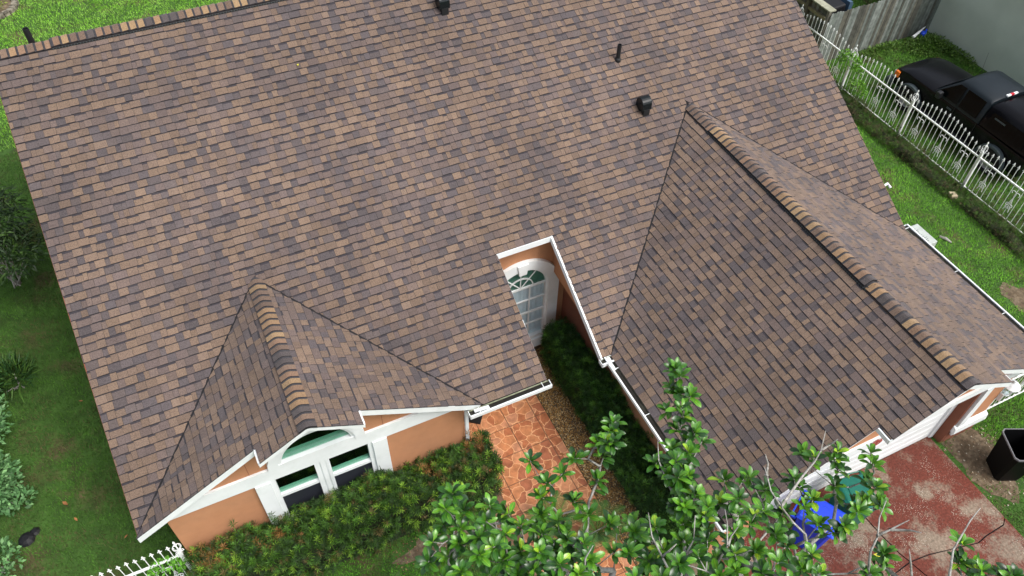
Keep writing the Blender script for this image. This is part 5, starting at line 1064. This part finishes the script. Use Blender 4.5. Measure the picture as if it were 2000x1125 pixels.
# ------------------------------------------------------------------ magnolia trees
MG = [((.028, .105, .010), .32), ((.052, .165, .012), .31), ((.085, .24, .016), .17), ((.013, .05, .009), .19), ((.20, .36, .02), .02)]
INDIV = [300]
LEAFMESH = []
for c_, p_ in MG:
    m_ = MB(); nq = 20
    m_.add([tuple(v_) for v_ in BLV], [tuple(f_) for f_ in BLF[:nq]], 0, c_); m_.add([tuple(v_) for v_ in BLV], [tuple(f_) for f_ in BLF[nq:]], 0, tuple(np.array(c_) * BLC[-1]))
    me = m_.mesh('leaf', M['magnolia_leaf'], True); LEAFMESH.append(me)
def magnolia(label, base, limbs, tips, seed, n_ind, twigs):
    r = np.random.RandomState(seed); rp = random.Random(seed)
    root = empty('magnolia_tree', base, label, 'tree'); b0 = Vector(base)
    # grow a branching skeleton: every tip joins the closest point already grown
    nodes = []; parent = []
    def addpath(pts, par=-1):
        ids = []
        for p_ in pts: nodes.append(Vector(p_)); parent.append(par); par = len(nodes) - 1; ids.append(par)
        return ids
    trunk = addpath([base] + limbs[0]); plen = {}
    for L_ in limbs[1:]: 
        k_ = min(trunk, key=lambda i: (nodes[i] - Vector(L_[0])).length); addpath(L_, k_)
    T = [Vector(t) for t in tips]; T.sort(key=lambda t: (t - nodes[trunk[-1]]).length)
    tipids = []
    for t in T:
        best, bc = 0, 1e9
        for i, q in enumerate(nodes):
            if i in tipids and False: continue
            d = (q - t).length; rise = t.z - q.z
            c_ = d + max(0, .15 - rise) * 1.5 + (0.10 if i in tipset else 0)
            if c_ < bc: best, bc = i, c_
        q = nodes[best]
        mid = q.lerp(t, .55) + Vector((rp.uniform(-.06, .06), rp.uniform(-.06, .06), -.10 * (t - q).length))
        nodes.append(mid); parent.append(best); nodes.append(t.copy()); parent.append(len(nodes) - 2); tipset.add(len(nodes) - 1); tipids.append(len(nodes) - 1)
    w = [0] * len(nodes)
    for i in tipids: w[i] += 1
    for i in range(len(nodes) - 1, -1, -1):
        if parent[i] >= 0: w[parent[i]] += w[i]
    rad = [min(.11, .0062 * max(1, x_) ** .52) for x_ in w]
    for i in trunk: rad[i] = max(rad[i], .07)
    m_ = MB(); mt = MB()
    for i in range(len(nodes)):
        if parent[i] < 0: continue
        a, b2 = nodes[parent[i]] - b0, nodes[i] - b0
        (mt if i in trunk else m_).tube([a, b2], [min(rad[parent[i]], rad[i] * 1.5), rad[i]], 6 if rad[i] > .02 else 4)
    mt.build('trunk', M['bark'], root, smooth=True); m_.build('branches', M['bark'], root, smooth=True)
    twpts = []
    for tw in twigs:
        pts = [Vector(t) for t in tw]; st = min(nodes, key=lambda q: (q - pts[0]).length); far = (st - pts[0]).length > .8 and pts[0].y < -4.5
        near = [q for q in twpts if (q - pts[0]).length < .02]
        if near: far = False; st = near[0]
        twpts += pts
        m2 = MB(); pp = [p_ + Vector((rp.uniform(-.006, .006), rp.uniform(-.006, .006), 0)) for p_ in pts]
        n_ = len(pp); m2.tube(([nodes[trunk[-1]] - b0 + Vector((0, -.9, -.3)), pts[0] - b0 + Vector((-.25, -1.2, -.5))] if far else [st - b0]) + [p_ - b0 for p_ in pp], [.03] * (2 if far else 1) + [.020 - .015 * i / max(1, n_ - 1) for i in range(n_)], 5); m2.build('bare_branch', M['bark'], root, smooth=True)
    # rosettes
    P = []; X_ = []; Z_ = []; S = []; CI = []; cen = np.mean(np.array([tuple(t) for t in tips]), 0)
    for i in tipids:
        t = nodes[i]; par = nodes[parent[i]]; ax = (t - par).normalized(); ax = (ax * .35 + Vector((rp.gauss(0, .22), rp.gauss(0, .22), 1.0))).normalized()
        u = ax.orthogonal().normalized(); v_ = ax.cross(u); n_ = rp.randint(8, 12); ph = rp.uniform(0, 6); young = rp.random() < .22; dark = t.z < (np.median([q[2] for q in tips]) - .4)
        for k_ in range(n_):
            f_ = k_ / n_; an = ph + k_ * 2.39996; el = .15 + 1.0 * f_ + rp.uniform(-.15, .15)
            d = (u * math.cos(an) + v_ * math.sin(an)) * math.cos(el) + ax * math.sin(el)
            L_ = rp.uniform(.17, .225) * (1 - .35 * f_); P.append(t - ax * (.05 * (1 - f_)) - b0); X_.append(d); Z_.append(ax + Vector((rp.gauss(0, .2), rp.gauss(0, .2), 0))); S.append((L_, L_ * rp.uniform(.95, 1.25), L_))
            pr = [c_[1] for c_ in MG]
            if young and f_ > .5: CI.append(rp.choice([1, 2, 2, 4]))
            else: CI.append(rp.choices(range(5), pr)[0])
        # a few leaves further down the twig
        for k_ in range(rp.randint(1, 3)):
            q = par.lerp(t, rp.uniform(.3, .9)); an = rp.uniform(0, 6.28); d = u * math.cos(an) + v_ * math.sin(an) + Vector((0, 0, rp.uniform(-.2, .3)))
            L_ = rp.uniform(.15, .20); P.append(q - b0); X_.append(d); Z_.append(Vector((rp.gauss(0, .3), rp.gauss(0, .3), 1))); S.append((L_, L_, L_)); CI.append(rp.choices(range(5), [.4, .3, .1, .2, 0])[0])
    P = np.array([tuple(a) for a in P]); X_ = np.array([tuple(a) for a in X_]); Z_ = np.array([tuple(a) for a in Z_]); S = np.array(S); CI = np.array(CI)
    order = np.argsort(-(P[:, 2] + rng.normal(0, .15, len(P)))); ind = order[:n_ind]; rest = order[n_ind:]
    for i in ind:
        x_ = Vector(X_[i]).normalized(); y_ = Vector(Z_[i]).cross(x_).normalized(); z_ = x_.cross(y_); o = bpy.data.objects.new('leaf', LEAFMESH[CI[i]]); col.objects.link(o); o.parent = root
        o.matrix_local = Matrix(((x_.x * S[i][0], y_.x * S[i][1], z_.x * S[i][2], P[i][0]), (x_.y * S[i][0], y_.y * S[i][1], z_.y * S[i][2], P[i][1]), (x_.z * S[i][0], y_.z * S[i][1], z_.z * S[i][2], P[i][2]), (0, 0, 0, 1)))
    C = np.array([c_[0] for c_ in MG])[CI[rest]] * rng.uniform(.8, 1.2, (len(rest), 1))
    v, f, c = scatter(BLV, BLF, P[rest], X_[rest], Z_[rest], S[rest], C); c = c * np.tile(BLC, (len(rest), 1)); npmesh('leaves', v, f, c, M['magnolia_leaf'], root, smooth=True)['kind'] = 'stuff'
    return root
tipset = set()
magnolia('glossy leaved magnolia in front of the walkway, left of the bare grey branches', (5.7, -4.9, 0), [[(5.75, -4.7, 1.2), (5.7, -4.5, 2.5), (5.65, -4.4, 3.4)], [(5.2, -4.1, 3.7), (4.7, -3.8, 4.2)], [(6.1, -4.0, 3.8), (6.4, -3.5, 4.3)]], TREE_A, 41, 270, [TWIGS[14]])
tipset = set()
magnolia('taller magnolia with bare grey branches over the garage roof edge and the bins', (7.9, -6.2, 0), [[(7.85, -6.0, 1.5), (7.8, -5.7, 2.8), (7.7, -5.4, 3.9)], [(7.4, -4.4, 4.2), (7.3, -3.7, 4.7)], [(8.3, -5.0, 4.1), (8.9, -4.9, 4.5)], [(7.0, -4.8, 4.0), (6.6, -4.5, 4.4)], [(8.4, -6.4, 3.6), (9.0, -6.9, 4.3), (9.5, -6.75, 4.8)]], TREE_B, 42, 290, [t for i, t in enumerate(TWIGS) if i != 14])

# ------------------------------------------------------------------ grass
def grassfield(name, rects, dens, cols, label, hmin=.03, hmax=.06, wdt=.007, seed=1, mask=None, patch=1.3):
    r = np.random.RandomState(seed); PP = []; 
    for x0, x1, y0, y1 in rects:
        n = int((x1 - x0) * (y1 - y0) * dens); PP.append(np.stack([r.uniform(x0, x1, n), r.uniform(y0, y1, n)], 1))
    P = np.concatenate(PP)
    if mask is not None: P = P[mask(P[:, 0], P[:, 1], r)]
    n = len(P); x_, y_ = P[:, 0], P[:, 1]
    pn = .5 + .25 * np.sin(x_ * patch * 1.7 + 2 * np.sin(y_ * .9)) * np.cos(y_ * patch * 1.3 + 1.5 * np.sin(x_ * 1.1)) + .25 * np.sin(x_ * 4.1 + y_ * 2.7 + 2 * np.sin(y_ * 3.1)) + r.normal(0, .22, n)
    pn = np.clip(pn, 0, .999); cols = np.array(cols); ci = pn * (len(cols) - 1); i0 = ci.astype(int); t = (ci - i0)[:, None]; C = cols[i0] * (1 - t) + cols[np.minimum(i0 + 1, len(cols) - 1)] * t; C = C * r.uniform(.75, 1.25, (n, 1))
    a = r.uniform(0, 6.283, n); h = r.uniform(hmin, hmax, n); lean = r.uniform(.3, 1.3, n) * h; w_ = wdt * r.uniform(.7, 1.3, n)
    b0 = np.stack([x_ - np.sin(a) * w_, y_ + np.cos(a) * w_, np.zeros(n)], 1); b1 = np.stack([x_ + np.sin(a) * w_, y_ - np.cos(a) * w_, np.zeros(n)], 1); tp = np.stack([x_ + np.cos(a) * lean, y_ + np.sin(a) * lean, h], 1)
    V = np.stack([b0, b1, tp], 1).reshape(-1, 3); F = np.arange(n * 3).reshape(-1, 3)
    return tag(npmesh(name, V, F, C, M['grass']), label, kind='stuff')
BR = [(.085, .22, .018), (.11, .30, .020), (.13, .35, .022), (.18, .39, .04)]
DK = [(.105, .085, .038), (.045, .095, .016), (.048, .125, .016), (.07, .18, .020)]
grassfield('grass', [(-3.6, .35, .25, 14.5)], 1500, DK, 'short darker grass on the shaded lawn left of the house', seed=1, patch=.9)
grassfield('grass', [(-6, 9, 14.7, 27)], 700, [(.12, .31, .018), (.16, .38, .026), (.22, .40, .07), (.13, .34, .02)], 'bright green grass behind the house', .03, .07, .011, seed=2)
grassfield('grass', [(15.75, 20.9, -6, 13)], 1300, BR, 'bright green grass between the house and the iron fence', seed=3, mask=lambda x, y, r: ((((x - 19.6) / .4) ** 2 + ((y + 1.2) / .5) ** 2) > r.uniform(.2, 1.5, len(x))))
grassfield('grass', [(21.2, 26.3, -2, 8.7), (21.8, 27, 8.8, 15)], 900, [(.07, .06, .02), (.055, .15, .014), (.08, .21, .02), (.10, .25, .02)], 'rough patchy grass around the pickup', .04, .09, .010, seed=4)
grassfield('grass', [(-1, 5.95, -4.2, -.5)], 1500, [(.10, .08, .03), (.06, .17, .015), (.09, .28, .02), (.13, .36, .03)], 'green grass on the front lawn below the hedge', seed=5, mask=lambda x, y, r: ((((x - 4.5) / .85) ** 2 + ((y + 1.0) / .26) ** 2) > r.uniform(.3, 1.6, len(x))))
grassfield('grass', [(14.68, 18.5, -8, -3.3)], 1500, [(.09, .065, .035), (.045, .12, .013), (.07, .20, .018), (.09, .25, .022)], 'grass and weeds right of the red driveway', .03, .07, seed=6,
           mask=lambda x, y, r: ((((x - 15.35) / .75) ** 2 + ((y + 4.1) / .95) ** 2) > r.uniform(.35, 1.7, len(x))))
n = 160; r = np.random.RandomState(19); P = np.stack([r.uniform(3.6, 5.4, n), r.uniform(-1.3, -.7, n), r.uniform(.01, .03, n)], 1)
C = np.array([(.20, .11, .06), (.30, .20, .10), (.12, .06, .035)])[r.randint(0, 3, n)]; S = r.uniform(.02, .05, (n, 1)) * np.array([[1, .6, 1]])
v, f, c = scatter(LEAF_Q, LEAF_QF, P, np.stack([r.normal(0, 1, n), r.normal(0, 1, n), r.normal(0, .15, n)], 1), np.array([[0, 0, 1.]]) + r.normal(0, .2, (n, 3)), S, C)
tag(npmesh('leaf_litter', v, f, c, M['leaf']), 'brown leaf litter on the dirt strip below the long hedge', kind='stuff')
# dry leaves and bits of litter on the bare dirt
n = 240; r = np.random.RandomState(9); P = np.stack([r.uniform(14.75, 16.2, n), r.uniform(-5.1, -3.5, n), r.uniform(.01, .03, n)], 1)
C = np.array([(.20, .11, .06), (.30, .22, .14), (.12, .06, .035), (.42, .38, .30)])[r.randint(0, 4, n)]; S = r.uniform(.02, .05, (n, 1)) * np.array([[1, .6, 1]])
v, f, c = scatter(LEAF_Q, LEAF_QF, P, np.stack([r.normal(0, 1, n), r.normal(0, 1, n), r.normal(0, .15, n)], 1), np.array([[0, 0, 1.]]) + r.normal(0, .2, (n, 3)), S, C)
tag(npmesh('leaf_litter', v, f, c, M['leaf']), 'dry leaf litter on the bare dirt by the black bin', kind='stuff')
